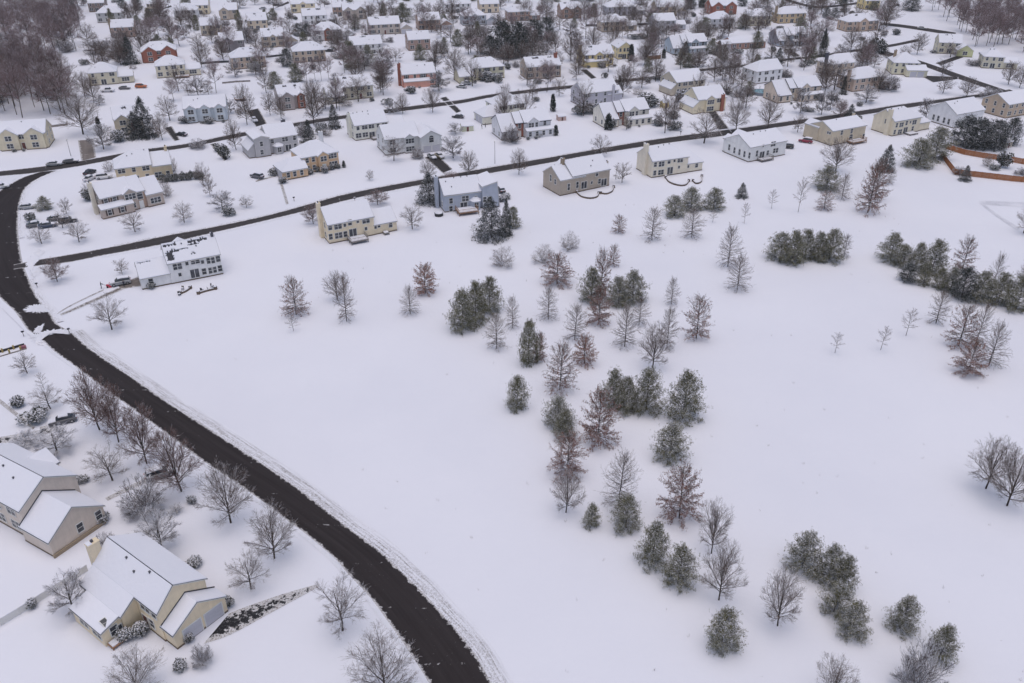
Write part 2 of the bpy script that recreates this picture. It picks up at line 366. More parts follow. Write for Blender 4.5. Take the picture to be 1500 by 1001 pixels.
heap('snow_pile', [(46,372),(56,366),(66,368),(62,374),(52,377)], 0.15, M['snow_lump'], 7)
heap('snow_pile', [(44,398),(56,392),(66,394),(58,402),(48,408)], 0.15, M['snow_lump'], 8)
heap('snow_pile', [(60,500),(68,503),(66,508),(56,506),(52,502)], 0.25, M['verge'], 5)
heap('snow_pile', [(-20,262),(10,259),(30,258),(18,267),(4,275),(-20,282)], 0.12, M['snow_lump'], 6)

# driveways and trodden paths
def drive(px4, mat='drive', name='driveway', z=0.045, cross=6):
    l0, l1, r1, r0 = px4
    return tag(strip(name, [l0, ((l0[0]+l1[0])/2, (l0[1]+l1[1])/2), l1], [r0, ((r0[0]+r1[0])/2, (r0[1]+r1[1])/2), r1], z, M[mat], 0.8, cross), kind='structure')
drive([(622,231),(648,254),(663,248),(640,226)])
drive([(361,163),(375,186),(391,181),(379,159)])
drive([(240,188),(255,207),(264,205),(252,185)])
drive([(114,206),(119,236),(141,231),(137,205)], 'paver', 'paved_driveway')
drive([(402,243),(419,300),(423,299),(406,242)], 'paver', 'garden_path')
drive([(375,267),(404,259),(404,257),(374,265)], 'paver', 'garden_path')
drive([(1034,160),(1058,200),(1072,194),(1048,162)])
drive([(306,210),(328,236),(335,233),(318,209)])
drive([(1348,111),(1366,121),(1404,116),(1404,113)])
drive([(1370,93),(1378,96),(1412,84),(1402,82)])
drive([(644,144),(668,166),(676,163),(654,142)])
drive([(850,103),(866,116),(874,114),(860,102)])
drive([(1148,72),(1166,88),(1176,86),(1160,72)])
drive([(961,178),(984,186),(986,182),(966,176)])
tag(strip('shovelled_driveway', [(206,409),(180,419),(140,437),(100,455),(82,463)], [(208,414),(182,424),(142,441),(102,458),(83,465)], 0.045, M['paver'], 0.8, 5), kind='structure')
tag(strip('shovelled_driveway', [(152,424),(128,435),(100,449),(84,459)], [(152,426),(128,437),(100,451),(84,461)], 0.045, M['paver'], 0.8, 3), kind='structure')
tag(strip('trodden_path', [(2,452),(26,476),(50,500)], [(3.5,451.5),(27.5,475.5),(51.5,499.5)], 0.03, M['snow_trod'], 1, 2), kind='structure')
drive([(172,418),(206,404),(211,419),(178,424)], 'paver', 'shovelled_driveway', 0.05)
tag(strip('driveway', [(336,899),(364,888),(420,869),(466,856)], [(298,944),(338,930),(394,900),(467,860)], 0.04, M['drive_slush'], 0.8, 8), kind='structure')
drive([(-30,658),(60,640),(72,628),(-30,646)], 'drive_slush', 'driveway', 0.045)
drive([(60,640),(84,630),(78,622),(58,626)], 'drive_slush', 'driveway', 0.05)
drive([(-20,576),(48,630),(52,626),(-16,572)], 'paver', 'garden_path')
drive([(158,734),(222,704),(218,698),(154,730)], 'drive_slush', 'driveway')
drive([(206,704),(250,688),(254,694),(212,708)], 'drive_slush', 'driveway', 0.05)
tag(strip('trodden_path', [(1434,300),(1470,302),(1560,308)], [(1434,294),(1470,295.5),(1560,300)], 0.03, M['snow_trod'], 2, 2), kind='structure')
tag(strip('trodden_path', [(1438,301),(1460,318),(1490,338)], [(1442,300),(1464,316),(1494,334)], 0.034, M['snow_trod'], 2, 2), kind='structure')
# ------------------------------------------------------------------ houses
WALL = {}
def wall_mat(c):
    if isinstance(c, str): return M[c]
    if c not in WALL: WALL[c] = siding_mat('siding_%d' % len(WALL), c)
    return WALL[c]
CREAM, CREAM2, WHITE, TAN, BEIGE, GREY, BLUE = (0.72,0.62,0.44), (0.74,0.68,0.54), (0.76,0.75,0.75), (0.48,0.40,0.32), (0.60,0.50,0.38), (0.36,0.36,0.40), (0.46,0.50,0.57)
ORANGE, YELLOW, OLIVE, BROWN, PINK, TAUPE = (0.58,0.40,0.25), (0.74,0.60,0.30), (0.58,0.54,0.40), (0.36,0.24,0.19), (0.64,0.33,0.26), (0.46,0.40,0.35)

_win = {}
def win_mesh(kind):
    """(frame mesh, pane mesh) facing -y, standing on z = 0, centred in x"""
    if kind in _win: return _win[kind]
    w_, h_ = {'s': (0.95,1.5), 'd': (1.9,1.5), 't': (2.8,1.5), 'm': (0.65,0.85), 'p': (1.9,2.1), 'v': (0.85,1.9), 'a': (1.5,1.5), 'b': (1.9,1.0)}[kind]
    bm = bmesh.new(); x = w_ / 2; e = 0.10
    bbox(bm, -x-e, -x, -0.09, 0.0, -e, h_+e); bbox(bm, x, x+e, -0.09, 0.0, -e, h_+e)
    bbox(bm, -x, x, -0.088, 0.0, h_, h_+e); bbox(bm, -x-0.03, x+0.03, -0.12, 0.0, -e, 0.0)
    nv = {'d': [0], 't': [-w_/6, w_/6], 'p': [0], 'b': [0]}.get(kind, [])
    for c in nv: bbox(bm, c-0.06, c+0.06, -0.07, 0.0, 0.0, h_)
    if kind not in 'pm': bbox(bm, -x, x, -0.065, 0.0, h_/2-0.035, h_/2+0.035)
    if kind == 'a':
        for i in range(10):
            a0, a1 = math.pi*i/10, math.pi*(i+1)/10
            r0, r1 = x, x+e
            v = [bm.verts.new(q) for q in ((r0*math.cos(a0),-0.09,h_+e+r0*0.8*math.sin(a0)),(r1*math.cos(a0),-0.09,h_+e+r1*0.8*math.sin(a0)),(r1*math.cos(a1),-0.09,h_+e+r1*0.8*math.sin(a1)),(r0*math.cos(a1),-0.09,h_+e+r0*0.8*math.sin(a1)))]
            bm.faces.new(v)
    fr = bm_mesh('window_frame', bm, [M['trim']])
    bm = bmesh.new(); bbox(bm, -x, x, -0.035, -0.005, 0.0, h_)
    if kind == 'a':
        v = [bm.verts.new((x*math.cos(math.pi*i/10), -0.036, h_+e+x*0.8*math.sin(math.pi*i/10))) for i in range(11)]
        bm.faces.new(v)
    _win[kind] = (fr, bm_mesh('pane', bm, [M['glass']])); return _win[kind]
def garage_mesh(w_=2.6):
    k = ('g', w_)
    if k not in _win:
        bm = bmesh.new(); x = w_/2; h_ = 2.2
        bbox(bm, -x-0.14, -x, -0.07, 0, 0, h_+0.14); bbox(bm, x, x+0.14, -0.07, 0, 0, h_+0.14); bbox(bm, -x, x, -0.068, 0, h_, h_+0.14)
        for r in range(4): bbox(bm, -x, x, -0.045, 0, r*h_/4+0.012, (r+1)*h_/4-0.012, 1)
        _win[k] = bm_mesh('garage_door', bm, [M['trim'], M['garage']])
    return _win[k]
def door_mesh(mat='door'):
    k = ('D', mat)
    if k not in _win:
        bm = bmesh.new()
        bbox(bm, -0.62, -0.5, -0.08, 0, 0, 2.2); bbox(bm, 0.5, 0.62, -0.08, 0, 0, 2.2); bbox(bm, -0.5, 0.5, -0.078, 0, 2.08, 2.2)
        bbox(bm, -0.5, 0.5, -0.04, 0, 0.02, 2.08, 1); bbox(bm, -0.3, 0.3, -0.055, -0.04, 1.15, 1.85, 1)
        _win[k] = bm_mesh('door', bm, [M['trim'], M[mat]])
    return _win[k]
def shutter_mesh():
    if 'sh' not in _win:
        bm = bmesh.new(); bbox(bm, -0.2, 0.2, -0.06, 0, -0.05, 1.55)
        for i in range(6): bbox(bm, -0.15, 0.15, -0.075, -0.06, 0.02 + i*0.25, 0.2 + i*0.25)
        _win['sh'] = bm_mesh('shutter', bm, [M['shutter']])
    return _win['sh']
def vent_mesh():
    if 'rv' not in _win:
        bm = bmesh.new(); bbox(bm, -0.09, 0.09, -0.09, 0.09, -0.3, 0.26); bbox(bm, -0.14, 0.14, -0.14, 0.14, 0.26, 0.31)
        _win['rv'] = bm_mesh('roof_vent', bm, [M['vent']])
    return _win['rv']

class Block:
    """a body of a house: u0..u1 along, v0..v1 away, eave heights, ridge axis, gable / hip / shed"""
    def __init__(s, u0, u1, v0, v1, h=5.1, roof='gable', axis='u', rise=None, peak=0.5, hb=None, zr=None, wall=None, hips='both', over=0.3, gap=0.0, holes=None):
        s.u0, s.u1, s.v0, s.v1, s.h, s.roof, s.axis = u0, u1, v0, v1, h, roof, axis
        s.hb = h if hb is None else hb; s.peak = peak; s.wall = wall; s.hips = hips; s.over = over; s.gap = gap; s.holes = holes
        span = (v1 - v0) if axis == 'u' else (u1 - u0)
        s.zr = zr if zr is not None else h + span * peak * (0.68 if rise is None else rise)
        if roof == 'shed': s.zr = max(s.h, s.hb)
    def st(s):
        return (s.u0, s.u1, s.v0, s.v1) if s.axis == 'u' else (s.v0, s.v1, s.u0, s.u1)
    def uv(s, a, t): return (a, t) if s.axis == 'u' else (t, a)
    def slopes(s, o, orr, gap=0.0, up=0.0):
        s0, s1, t0, t1 = s.st(); tr = t0 + (t1 - t0) * s.peak
        P = lambda a, t, z: (*s.uv(a, t), z + up)
        if s.roof == 'shed':
            k = (s.hb - s.h) / (t1 - t0)
            return [[P(s0-orr, t0-o, s.h-k*o), P(s1+orr, t0-o, s.h-k*o), P(s1+orr, t1+o*0, s.hb), P(s0-orr, t1+o*0, s.hb)]]
        kf = (s.zr - s.h) / (tr - t0); kb = (s.zr - s.hb) / (t1 - tr)
        a0, a1 = s0 - orr, s1 + orr; r0, r1 = a0, a1; i = min((t1 - t0) / 2, (s1 - s0) / 2 - 0.05) + o
        if s.roof == 'hip':
            if s.hips in ('both', '0'): a0 = s0 - o; r0 = s0 - o + i
            if s.hips in ('both', '1'): a1 = s1 + o; r1 = s1 + o - i
        zf, zb = s.h - kf * o, s.hb - kb * o
        gf, gb = gap, gap
        out = [[P(a0, t0-o, zf), P(a1, t0-o, zf), P(r1, tr-gf, s.zr-kf*gf), P(r0, tr-gf, s.zr-kf*gf)],
               [P(a1, t1+o, zb), P(a0, t1+o, zb), P(r0, tr+gb, s.zr-kb*gb), P(r1, tr+gb, s.zr-kb*gb)]]
        if s.roof == 'hip':
            if s.hips in ('both', '0'): out.append([P(a0, t1+o, zb), P(a0, t0-o, zf), P(r0, tr, s.zr)])
            if s.hips in ('both', '1'): out.append([P(a1, t0-o, zf), P(a1, t1+o, zb), P(r1, tr, s.zr)])
        return out
    def wall_bm(s, bm):
        s0, s1, t0, t1 = s.st(); tr = t0 + (t1 - t0) * s.peak; zd = -0.3
        P = lambda a, t, z: bm.verts.new((*s.uv(a, t), z))
        def quad(*c): bm.faces.new([P(*x) for x in c])
        e = 0.02
        quad((s0,t0,zd),(s1,t0,zd),(s1,t0,s.h-e),(s0,t0,s.h-e)); quad((s1,t1,zd),(s0,t1,zd),(s0,t1,s.hb-e),(s1,t1,s.hb-e))
        for a in (s0, s1):
            c = [(a,t0,zd),(a,t1,zd),(a,t1,s.hb-e)]
            full = s.roof == 'gable' or (s.roof == 'hip' and ((a == s0 and s.hips == '1') or (a == s1 and s.hips == '0')))
            if full: c.append((a, tr, s.zr - e))
            c.append((a, t0, s.h - e)); quad(*c)
    def zat(s, u, v):
        t0, t1 = s.st()[2:]; t = v if s.axis == 'u' else u; tr = t0 + (t1 - t0) * s.peak
        if s.roof == 'shed': return s.h + (s.hb - s.h) * (t - t0) / (t1 - t0)
        return s.h + (s.zr - s.h) * (t - t0) / (tr - t0) if t < tr else s.hb + (s.zr - s.hb) * (t1 - t) / (t1 - tr)

def snow_grid(poly, holes, thick, seed):
    """a snow sheet over a roof quad with melted-through holes (fractions of the slope)"""
    a, b, c, d = [Vector(p) for p in poly]; nx, ny = 46, 16; r = random.Random(seed); bm = bmesh.new(); vs = {}
    def hole(i, j):
        x, y = (i + 0.5) / nx, (j + 0.5) / ny
        return any(x0 + r.uniform(-.012, .012) < x < x1 + r.uniform(-.012, .012) and y0 + r.uniform(-.03, .03) < y < y1 + r.uniform(-.03, .03) for x0, x1, y0, y1 in holes)
    def V(i, j):
        if (i, j) not in vs:
            x, y = i / nx, j / ny
            if 0 < i < nx and 0 < j < ny: x += r.uniform(-.3, .3) / nx; y += r.uniform(-.3, .3) / ny
            vs[i, j] = bm.verts.new((a * (1 - x) + b * x) * (1 - y) + (d * (1 - x) + c * x) * y)
        return vs[i, j]
    fs = [bm.faces.new([V(i, j), V(i + 1, j), V(i + 1, j + 1), V(i, j + 1)]) for j in range(ny) for i in range(nx) if not hole(i, j)]
    ext = bmesh.ops.extrude_face_region(bm, geom=fs)
    for v in ext['geom']:
        if isinstance(v, bmesh.types.BMVert): v.co.z += thick
    return bm

HOUSES = []
class House:
    def __init__(s, name, label, A, B, z=5.1, rot=None, L=None, group=None):
        a = gp(*A, z)
        if rot is None:
            b = gp(*B, z); d = b - a; s.rz = math.atan2(d.y, d.x); s.L = d.length
        else:
            s.rz = math.radians(rot); u = Vector((math.cos(s.rz), math.sin(s.rz), 0))
            if L: s.L = L
            else:
                lo, hi = 0.5, 60
                for _ in range(30):
                    mid = (lo + hi) / 2
                    if px(a + u * mid)[0] < B[0]: lo = mid
                    else: hi = mid
                s.L = lo
        s.o = Vector((a.x, a.y, 0)); s.u = Vector((math.cos(s.rz), math.sin(s.rz), 0)); s.v = Vector((-s.u.y, s.u.x, 0))
        s.root = empty(name, s.o, s.rz); tag(s.root, label, 'house', group or 'houses of the snowy suburb'); s.blocks = []; s.seed = len(label) * 7 + int(A[0])
        s.roofs = []; HOUSES.append(s)
    def loc(s, x, y, z=0.0):
        q = gp(x, y, z) - s.o; return q.dot(s.u), q.dot(s.v)
    def U(s, x, y, z=0.0): return s.loc(x, y, z)[0]
    def block(s, *a, wall=None, snow=True, snowt=0.16, rake='fascia', **k):
        b = Block(*a, wall=wall, **k); s.blocks.append(b)
        bm = bmesh.new(); b.wall_bm(bm); part('wall', bm_mesh('wall', bm, [wall_mat(wall if wall is not None else s.col)]), s.root)
        if b.h > 2.5:
            bm = bmesh.new(); bbox(bm, b.u0 - .03, b.u1 + .03, b.v0 - .03, b.v1 + .03, -.3, .28 if wall is None or True else 0); part('foundation', bm_mesh('foundation', bm, [M['found']]), s.root)
        bm = bmesh.new()
        for p in b.slopes(b.over, 0.22): prism(bm, [(x, y, z + 0.14) for x, y, z in p], 0.15, 1, 0)
        r = part('roof', bm_mesh('roof', bm, [M[rake], M['shingle']]), s.root); s.roofs.append(r)
        if snow:
            sl = b.slopes(b.over - 0.06, 0.16, b.gap, 0.141)
            if b.holes:
                part('snow_layer', bm_mesh('snow_layer', snow_grid(sl[0], b.holes, snowt, s.seed), [M['snow_roof']]), r); sl = sl[1:]
            bm = bmesh.new()
            for p in sl:
                if b.gap == 0 and len(p) == 4: pass
                prism(bm, [(x, y, z + snowt) for x, y, z in p], snowt)
            if len(HOUSES) < 22: bmesh.ops.bevel(bm, geom=bm.edges[:], offset=.06, segments=2, affect='EDGES', profile=.6)
            part('snow_layer', bm_mesh('snow_layer', bm, [M['snow_roof']]), r)
        return b
    def put(s, me, face, u, z, b, name, dv=0.0):
        """fix a mesh (facing -y) on face f/b/l/r of block b; u is the coordinate along that face"""
        e = 0.004 + dv
        if face == 'f': l, r = (u, b.v0 - e, z), 0.0
        elif face == 'b': l, r = (u, b.v1 + e, z), math.pi
        elif face == 'l': l, r = (b.u0 - e, u, z), -math.pi / 2
        else: l, r = (b.u1 + e, u, z), math.pi / 2
        return part(name, me, s.root, l, r)
    def win(s, kind, face, u, z, b, shut=False):
        fr, pn = win_mesh(kind); o = s.put(fr, face, u, z, b, 'window'); part('pane', pn, o)
        if shut:
            w_ = {'s': 0.95, 'd': 1.9, 't': 2.8}.get(kind, 1) / 2 + 0.34
            for k in (-1, 1): part('shutter', shutter_mesh(), o, (k * w_, 0, 0))
        return o
    def winpx(s, b, items, face='f', zc=True):
        """windows at photo pixels (their centres) on a face"""
        for kind, x, y in items:
            h_ = {'s': 1.5, 'd': 1.5, 't': 1.5, 'm': 0.85, 'p': 2.1, 'v': 1.9, 'a': 1.9, 'b': 1.0}[kind]
            d = gp(x, y, 0) - Vector((0, 0, HC)); o = Vector((0, 0, HC)) - s.o
            if face == 'f': t = (b.v0 - o.dot(s.v)) / d.dot(s.v)
            elif face == 'l': t = (b.u0 - o.dot(s.u)) / d.dot(s.u)
            else: t = (b.u1 - o.dot(s.u)) / d.dot(s.u)
            q = o + d * t; u = q.dot(s.u) if face == 'f' else q.dot(s.v)
            s.win(kind, face, u, max(0.15, q.z - h_ / 2), b)
    def autowin(s, b, faces='fblr', n=None, front=None, floors=2, shut=False, door=None):
        rr = random.Random(s.seed + len(s.blocks))
        for f in faces:
            a0, a1 = (b.u0, b.u1) if f in 'fb' else (b.v0, b.v1); ln = a1 - a0
            k = n if (n and f in 'fb') else max(1, int(round(ln / (3.0 if f in 'fb' else 4.2))))
            for fl in range(floors):
                z = 0.95 + fl * 2.65
                if z + 1.6 > b.h + 0.25: continue
                for i in range(k):
                    c = a0 + ln * (i + 0.5) / k
                    if fl == 0 and f == 'f' and door is not None and i == k // 2:
                        if door == 'p': s.win('p', f, c, 0.2, b)
                        else: s.put(door_mesh(), f, c, 0.12, b, 'door')
                        continue
                    kd = rr.choice('ssdd') if f in 'fb' else 's'
                    if ln / k < 2.2: kd = 's'
                    s.win(kd, f, c, z, b, shut and f == 'f')
    def garage(s, b, face='f', n=2, c=None):
        a0, a1 = (b.u0, b.u1) if face in 'fb' else (b.v0, b.v1); mid = (a0 + a1) / 2 if c is None else c
        for i in range(n): s.put(garage_mesh(), face, mid + (i - (n - 1) / 2) * 3.05, 0.05, b, 'garage_door')
    def chimney(s, u, v, z1, w_=0.9, d_=0.7, mat=None, z0=0.0):
        bm = bmesh.new(); bbox(bm, -w_/2, w_/2, -d_/2, d_/2, z0, z1); bbox(bm, -w_/2-0.08, w_/2+0.08, -d_/2-0.08, d_/2+0.08, z1, z1+0.14)
        bbox(bm, -0.15, 0.15, -0.15, 0.15, z1+0.14, z1+0.5, 1); bbox(bm, -w_/2-0.04, -0.18, -d_/2, d_/2, z1+0.14, z1+0.24, 2)
        return part('chimney', bm_mesh('chimney', bm, [mat or wall_mat(s.col), M['vent'], M['snow_roof']]), s.root, (u, v, 0))
    def vents(s, i, pts):
        b = s.blocks[i]
        for u, v in pts: part('roof_vent', vent_mesh(), s.roofs[i], (u, v, b.zat(u, v) + 0.25))
    def flashing(s, low, v):
        """dark strip where a low gable roof (ridge along v) meets the wall plane v"""
        bm = bmesh.new(); um = low.u0 + (low.u1 - low.u0) * low.peak; k = (low.zr - low.h) / (um - low.u0)
        for u in (low.u0 - .2, low.u1 + .2):
            e = low.h - k * .2; P = [(u, e + .29), (um, low.zr + .29), (um, low.zr + .50), (u, e + .50)]
            a = [bm.verts.new((x, v - .03, z)) for x, z in P]; b = [bm.verts.new((x, v + .02, z)) for x, z in P]
            bm.faces.new(a); bm.faces.new(b[::-1])
            for i in range(4): bm.faces.new([a[i], b[i], b[(i + 1) % 4], a[(i + 1) % 4]])
        part('flashing', bm_mesh('flashing', bm, [M['shingle']]), s.root)
    def bay(s, b, u, w_=2.6, d_=1.0, h=2.6, face='f'):
        """a bay with its own little snowy hip roof"""
        bm = bmesh.new(); x0, x1 = u - w_/2, u + w_/2; c = d_ * 0.8
        q = [(x0, b.v0 + 0.05), (x0 + c*0.6, b.v0 - d_), (x1 - c*0.6, b.v0 - d_), (x1, b.v0 + 0.05)]
        for i in range(3):
            f = [bm.verts.new((*q[i], 0)), bm.verts.new((*q[i+1], 0)), bm.verts.new((*q[i+1], h)), bm.verts.new((*q[i], h))]; bm.faces.new(f)
        part('bay', bm_mesh('bay', bm, [wall_mat(s.col)]), s.root)
        bm = bmesh.new(); k = 1.12
        e = [(u + (x - u) * k, b.v0 + (y - b.v0) * 1.25 if y < b.v0 else y, h) for x, y in q]; t0, t1 = (u - 0.5, b.v0 - 0.02, h + 0.75), (u + 0.5, b.v0 - 0.02, h + 0.75)
        for poly in ([e[0], e[1], t0], [e[1], e[2], t1, t0], [e[2], e[3], t1]): prism(bm, [(x, y, z + 0.14) for x, y, z in poly], 0.16)
        part('bay_roof', bm_mesh('bay_roof', bm, [M['snow_roof']]), s.root)
        fr, pn = win_mesh('d'); o = part('window', fr, s.root, (u, b.v0 - d_ - 0.004, 0.75), 0, (0.62, 1, 1)); part('pane', pn, o)
    def deck(s, u0, u1, v0, v1, z=0.7, mat='deck', rail=True):
        bm = bmesh.new(); bbox(bm, u0, u1, v0, v1, z - 0.2, z)
        for u in (u0 + 0.1, u1 - 0.1):
            for v in (v0 + 0.1, (v0 + v1) / 2): bbox(bm, u - 0.07, u + 0.07, v - 0.07, v + 0.07, -0.2, z - 0.2)
        o = part('deck', bm_mesh('deck', bm, [M[mat]]), s.root)
        bm = bmesh.new(); bbox(bm, u0 + 0.12, u1 - 0.12, v0 + 0.12, v1 - 0.05, z + 0.002, z + 0.14)
        part('snow_layer', bm_mesh('snow_layer', bm, [M['snow_lump']]), o)
        if rail:
            bm = bmesh.new()
            for (a, c, e, f) in ((u0, u1, v0, v0 + 0.06), (u0, u0 + 0.06, v0 + 0.07, v1), (u1 - 0.06, u1, v0 + 0.07, v1)):
                bbox(bm, a, c, e, f, z + 0.92, z + 1.0); bbox(bm, a, c, e, f, z + 0.16, z + 0.22)
                n = max(2, int(max(c - a, f - e) / 0.35))
                for i in range(n):
                    x = a + (c - a) * (i + 0.5) / n if c - a > 0.1 else (a + c) / 2; y = e + (f - e) * (i + 0.5) / n if f - e > 0.1 else (e + f) / 2
                    bbox(bm, x - 0.025, x + 0.025, y - 0.025, y + 0.025, z, z + 0.95)
            part('railing', bm_mesh('railing', bm, [M[mat]]), o)

# ---- the two large houses by the main road
s = House('house', 'large cream house with two-door garage and low side wing by the main road', (260,952), (335,895), 0.0); s.col = (0.72,0.61,0.44)
main = s.block(-0.1, 6.9, 2.3, 16.4, 5.2, axis='v', zr=7.7, gap=0.06, peak=0.38)
ext = s.block(-2.4, -0.12, 7.2, 16.35, 3.45, 'shed', 'v', hb=5.10)
gar = s.block(0.05, 7.75, 0, 2.35, 2.65, axis='v', zr=5.0)
wing = s.block(-5.1, -2.45, 7.6, 14.6, 2.5, 'shed', 'v', hb=3.3)
s.flashing(gar, main.v0)
for c in (2.55, 5.75): s.put(garage_mesh(), 'f', c, 0.08, gar, 'garage_door')
s.win('d', 'l', 5.3, 3.6, main); s.win('s', 'l', 3.4, 3.6, main); s.win('s', 'l', 4.6, 1.0, main); s.win('s', 'f', -3.6, 1.0, wing); s.win('m', 'f', -2.9, 1.2, wing)
s.put(door_mesh(), 'l', 6.1, 0.2, main, 'door')
for v in (9, 12): s.win('d', 'l', v, 1.0, wing); s.win('d', 'r', v, 3.5, main); s.win('d', 'r', v, 0.9, main)
s.win('s', 'b', 2, 3.5, main); s.win('s', 'b', 5, 3.5, main)
s.chimney(0.6, 16.85, 8.2, 1.5, 0.9); s.vents(0, [(2.2, 6.5), (1.4, 9.0), (2.0, 11.4)])
bm = bmesh.new(); bbox(bm, -0.75, 0.75, -0.45, 0.45, 0, 0.1); bbox(bm, -0.65, -0.02, -0.36, 0.36, 0.1, 0.115, 1); bbox(bm, 0.02, 0.65, -0.36, 0.36, 0.1, 0.115, 1)
o = part('skylight', bm_mesh('skylight', bm, [M['trim'], M['glass']]), s.root, (-4.1, 8.2, 3.05)); o.rotation_euler = (0, math.radians(-16), math.pi / 2)
s.deck(-4.9, -2.5, 6.3, 7.5, 0.5, 'deck', False)
HB = s
s = House('house', 'beige house with stepped gables and small square windows near the main road', (78,818), (150,768), 0.0); s.col = (0.60,0.52,0.45)
gar = s.block(0.2, 9.0, 0, 6.6, 2.85, axis='v', zr=5.9)
main = s.block(0.8, 9.9, 6.5, 22.0, 5.3, axis='v', zr=8.2, gap=0.07)
dm = s.block(8.3, 10.9, 12.2, 17.0, 5.0, axis='u', zr=6.6)
s.flashing(gar, main.v0)
for c in (4.9, 8.0): s.win('s', 'f', c, 1.2, gar)
bm = bmesh.new(); bbox(bm, 0.05, 8.6, -0.32, -0.034, -0.2, 0.55); part('plinth', bm_mesh('foundation', bm, [M['stone']]), s.root)
for v in (9, 12.5, 16, 19.5): s.win('d', 'l', v, 3.6, main); s.win('d', 'l', v, 0.9, main); s.win('s', 'r', v, 0.9, main)
s.put(garage_mesh(), 'r', 2.0, 0.05, gar, 'garage_door'); s.put(garage_mesh(), 'r', 5.0, 0.05, gar, 'garage_door')
s.vents(1, [(4.3, 14.5), (3.6, 11.2), (3.0, 15.6), (4.4, 18.2)])
HA = s

# ---- backs of the houses along the near street
def std(s, D=9.0, wing=None, back_gable=None, main=None, roof='gable', **k):
    """main block 0..L less a garage wing at one end: wing = ('r'|'l', length)"""
    u0, u1 = 0.0, s.L
    if wing and wing[0] == 'r': u1 -= wing[1]
    if wing and wing[0] == 'l': u0 += wing[1]
    m_ = s.block(u0, u1, 0, D, 5.1, roof, 'u', **k); wg = None
    if wing:
        a, b = (u1 + 0.02, s.L) if wing[0] == 'r' else (0, u0 - 0.02)
        wg = s.block(a, b, 0.12 if len(wing) < 3 else wing[2], 7.8 if len(wing) < 3 else wing[2] + 7.4, 2.7, roof if roof == 'hip' else 'gable', 'u', hips=('1' if wing[0] == 'r' else '0') if roof == 'hip' else 'both')
    return m_, wg
s = House('house', 'white house with dark melted patches on its snowy roof beside the road junction', (209,425), (325,402), 0.0); s.col = WHITE
m_ = s.block(6.4, 18.0, 0, 9.0, 5.1, gap=0.10, holes=[(0.03,0.26,0.83,0.95),(0.48,0.86,0.83,0.95),(0.45,0.68,0.68,0.78),(0.03,0.16,0.12,0.50),(0.03,0.30,0.50,0.60),(0.16,0.46,0.57,0.64),(0.48,0.56,0.29,0.33)])
wg = s.block(0, 6.38, 0.1, 7.6, 2.7, gap=0.06, holes=[(0.06,0.5,0.87,0.93),(0.2,0.35,0.55,0.58)])
fg = s.block(8.6, 12.6, 5.0, 11.0, 5.1, axis='v'); fg2 = s.block(12.9, 15.6, 5.0, 10.2, 5.1, axis='v')
Z = lambda x, y: (190 + x / 9.375, 335 + y / 9.375)
s.winpx(m_, [(k, *Z(x, y)) for k, x, y in (('d',655,520),('m',785,480),('b',900,455),('m',1000,458),('s',1085,440),('s',1138,435),('s',1213,415),('m',690,632),('p',895,615),('s',1022,588),('s',1112,575),('s',1163,565),('s',1240,545))])
s.winpx(wg, [('s', *Z(292, 728))]); s.garage(wg, 'l', 2); s.autowin(m_, 'br'); s.autowin(fg, 'b', 1)
s.chimney(17.6, 4.2, 8.9, 0.6, 0.6, M['vent'], 7.5); s.vents(0, [(10.5, 3.6), (12.6, 3.2), (13.5, 2.5)])
s = House('house', 'long yellow cream house with end chimney, garage wing and back deck', (483,357.6), (582,338), 0.0); s.col = (0.73,0.625,0.46)
m_, wg = std(s, wing=('r', 6.2), gap=0.0)
Z = lambda x, y: (250 + x / 5, 150 + y / 5)
s.winpx(m_, [(k, *Z(x, y)) for k, x, y in (('s',1167,915),('d',1225,908),('m',1275,900),('s',1312,880),('m',1370,872),('d',1430,865),('s',1172,985),('d',1230,975),('s',1280,965),('p',1335,955),('m',1430,925))])
s.winpx(wg, [('m', 550, 333), ('s', 572, 329), ('m', 555, 331)]); s.autowin(m_, 'b'); s.garage(wg, 'b', 2); s.win('s', 'l', 2.5, 3.5, m_); s.win('s', 'l', 2.5, 0.9, m_)
s.chimney(-0.42, 5.2, 9.3, 0.8, 1.6); s.deck(4.6, 9.2, -3.6, -0.1, 0.8, 'deckgrey'); s.deck(14.2, 15.6, -1.6, -0.1, 0.6, 'deckgrey', False)
s = House('house', 'blue grey house with tall garage gable, bay window and back deck behind the big spruce', (649,312), (702,305), 0.0); s.col = (0.40,0.43,0.50)
m_ = s.block(0.5, 11.2, 0, 9.0, 4.9); wg = s.block(11.22, 15.8, -1.2, 7.5, 6.4, axis='v', peak=0.92, hb=3.0, zr=7.4, rise=0.1)
Z = lambda x, y: (500 + x / 5, 150 + y / 5)
s.winpx(m_, [(k, *Z(x, y)) for k, x, y in (('s',803,722),('d',908,705),('m',985,697),('s',803,787),('p',897,775))]); s.bay(m_, 9.3, 3.2, 1.4)
s.winpx(wg, [('s', *Z(1050, 712)), ('s', *Z(1085, 712))]); s.autowin(m_, 'bl'); s.garage(wg, 'r', 1)
s.deck(3.4, 9.0, -4.2, -0.2, 0.9); s.chimney(-0.4, 4.6, 8.8, 0.8, 1.5); s.vents(0, [(2.0, 3.4), (4.6, 4.2), (6.6, 4.2), (8.4, 4.2), (3.2, 1.8)])
s = House('house', 'taupe house with tall sunroom windows above a curved stone patio', (827,286), (892,272), 0.0); s.col = (0.40,0.34,0.28)
m_ = s.block(2.6, 15.8, 0, 9.2, 5.1); lf = s.block(-1.6, 7.0, -0.03, 9.15, 4.6, peak=0.52, zr=7.4); fg = s.block(4.0, 8.4, 5.0, 11.5, 5.1, axis='v')
Z = lambda x, y: (750 + x / 5, 150 + y / 5)
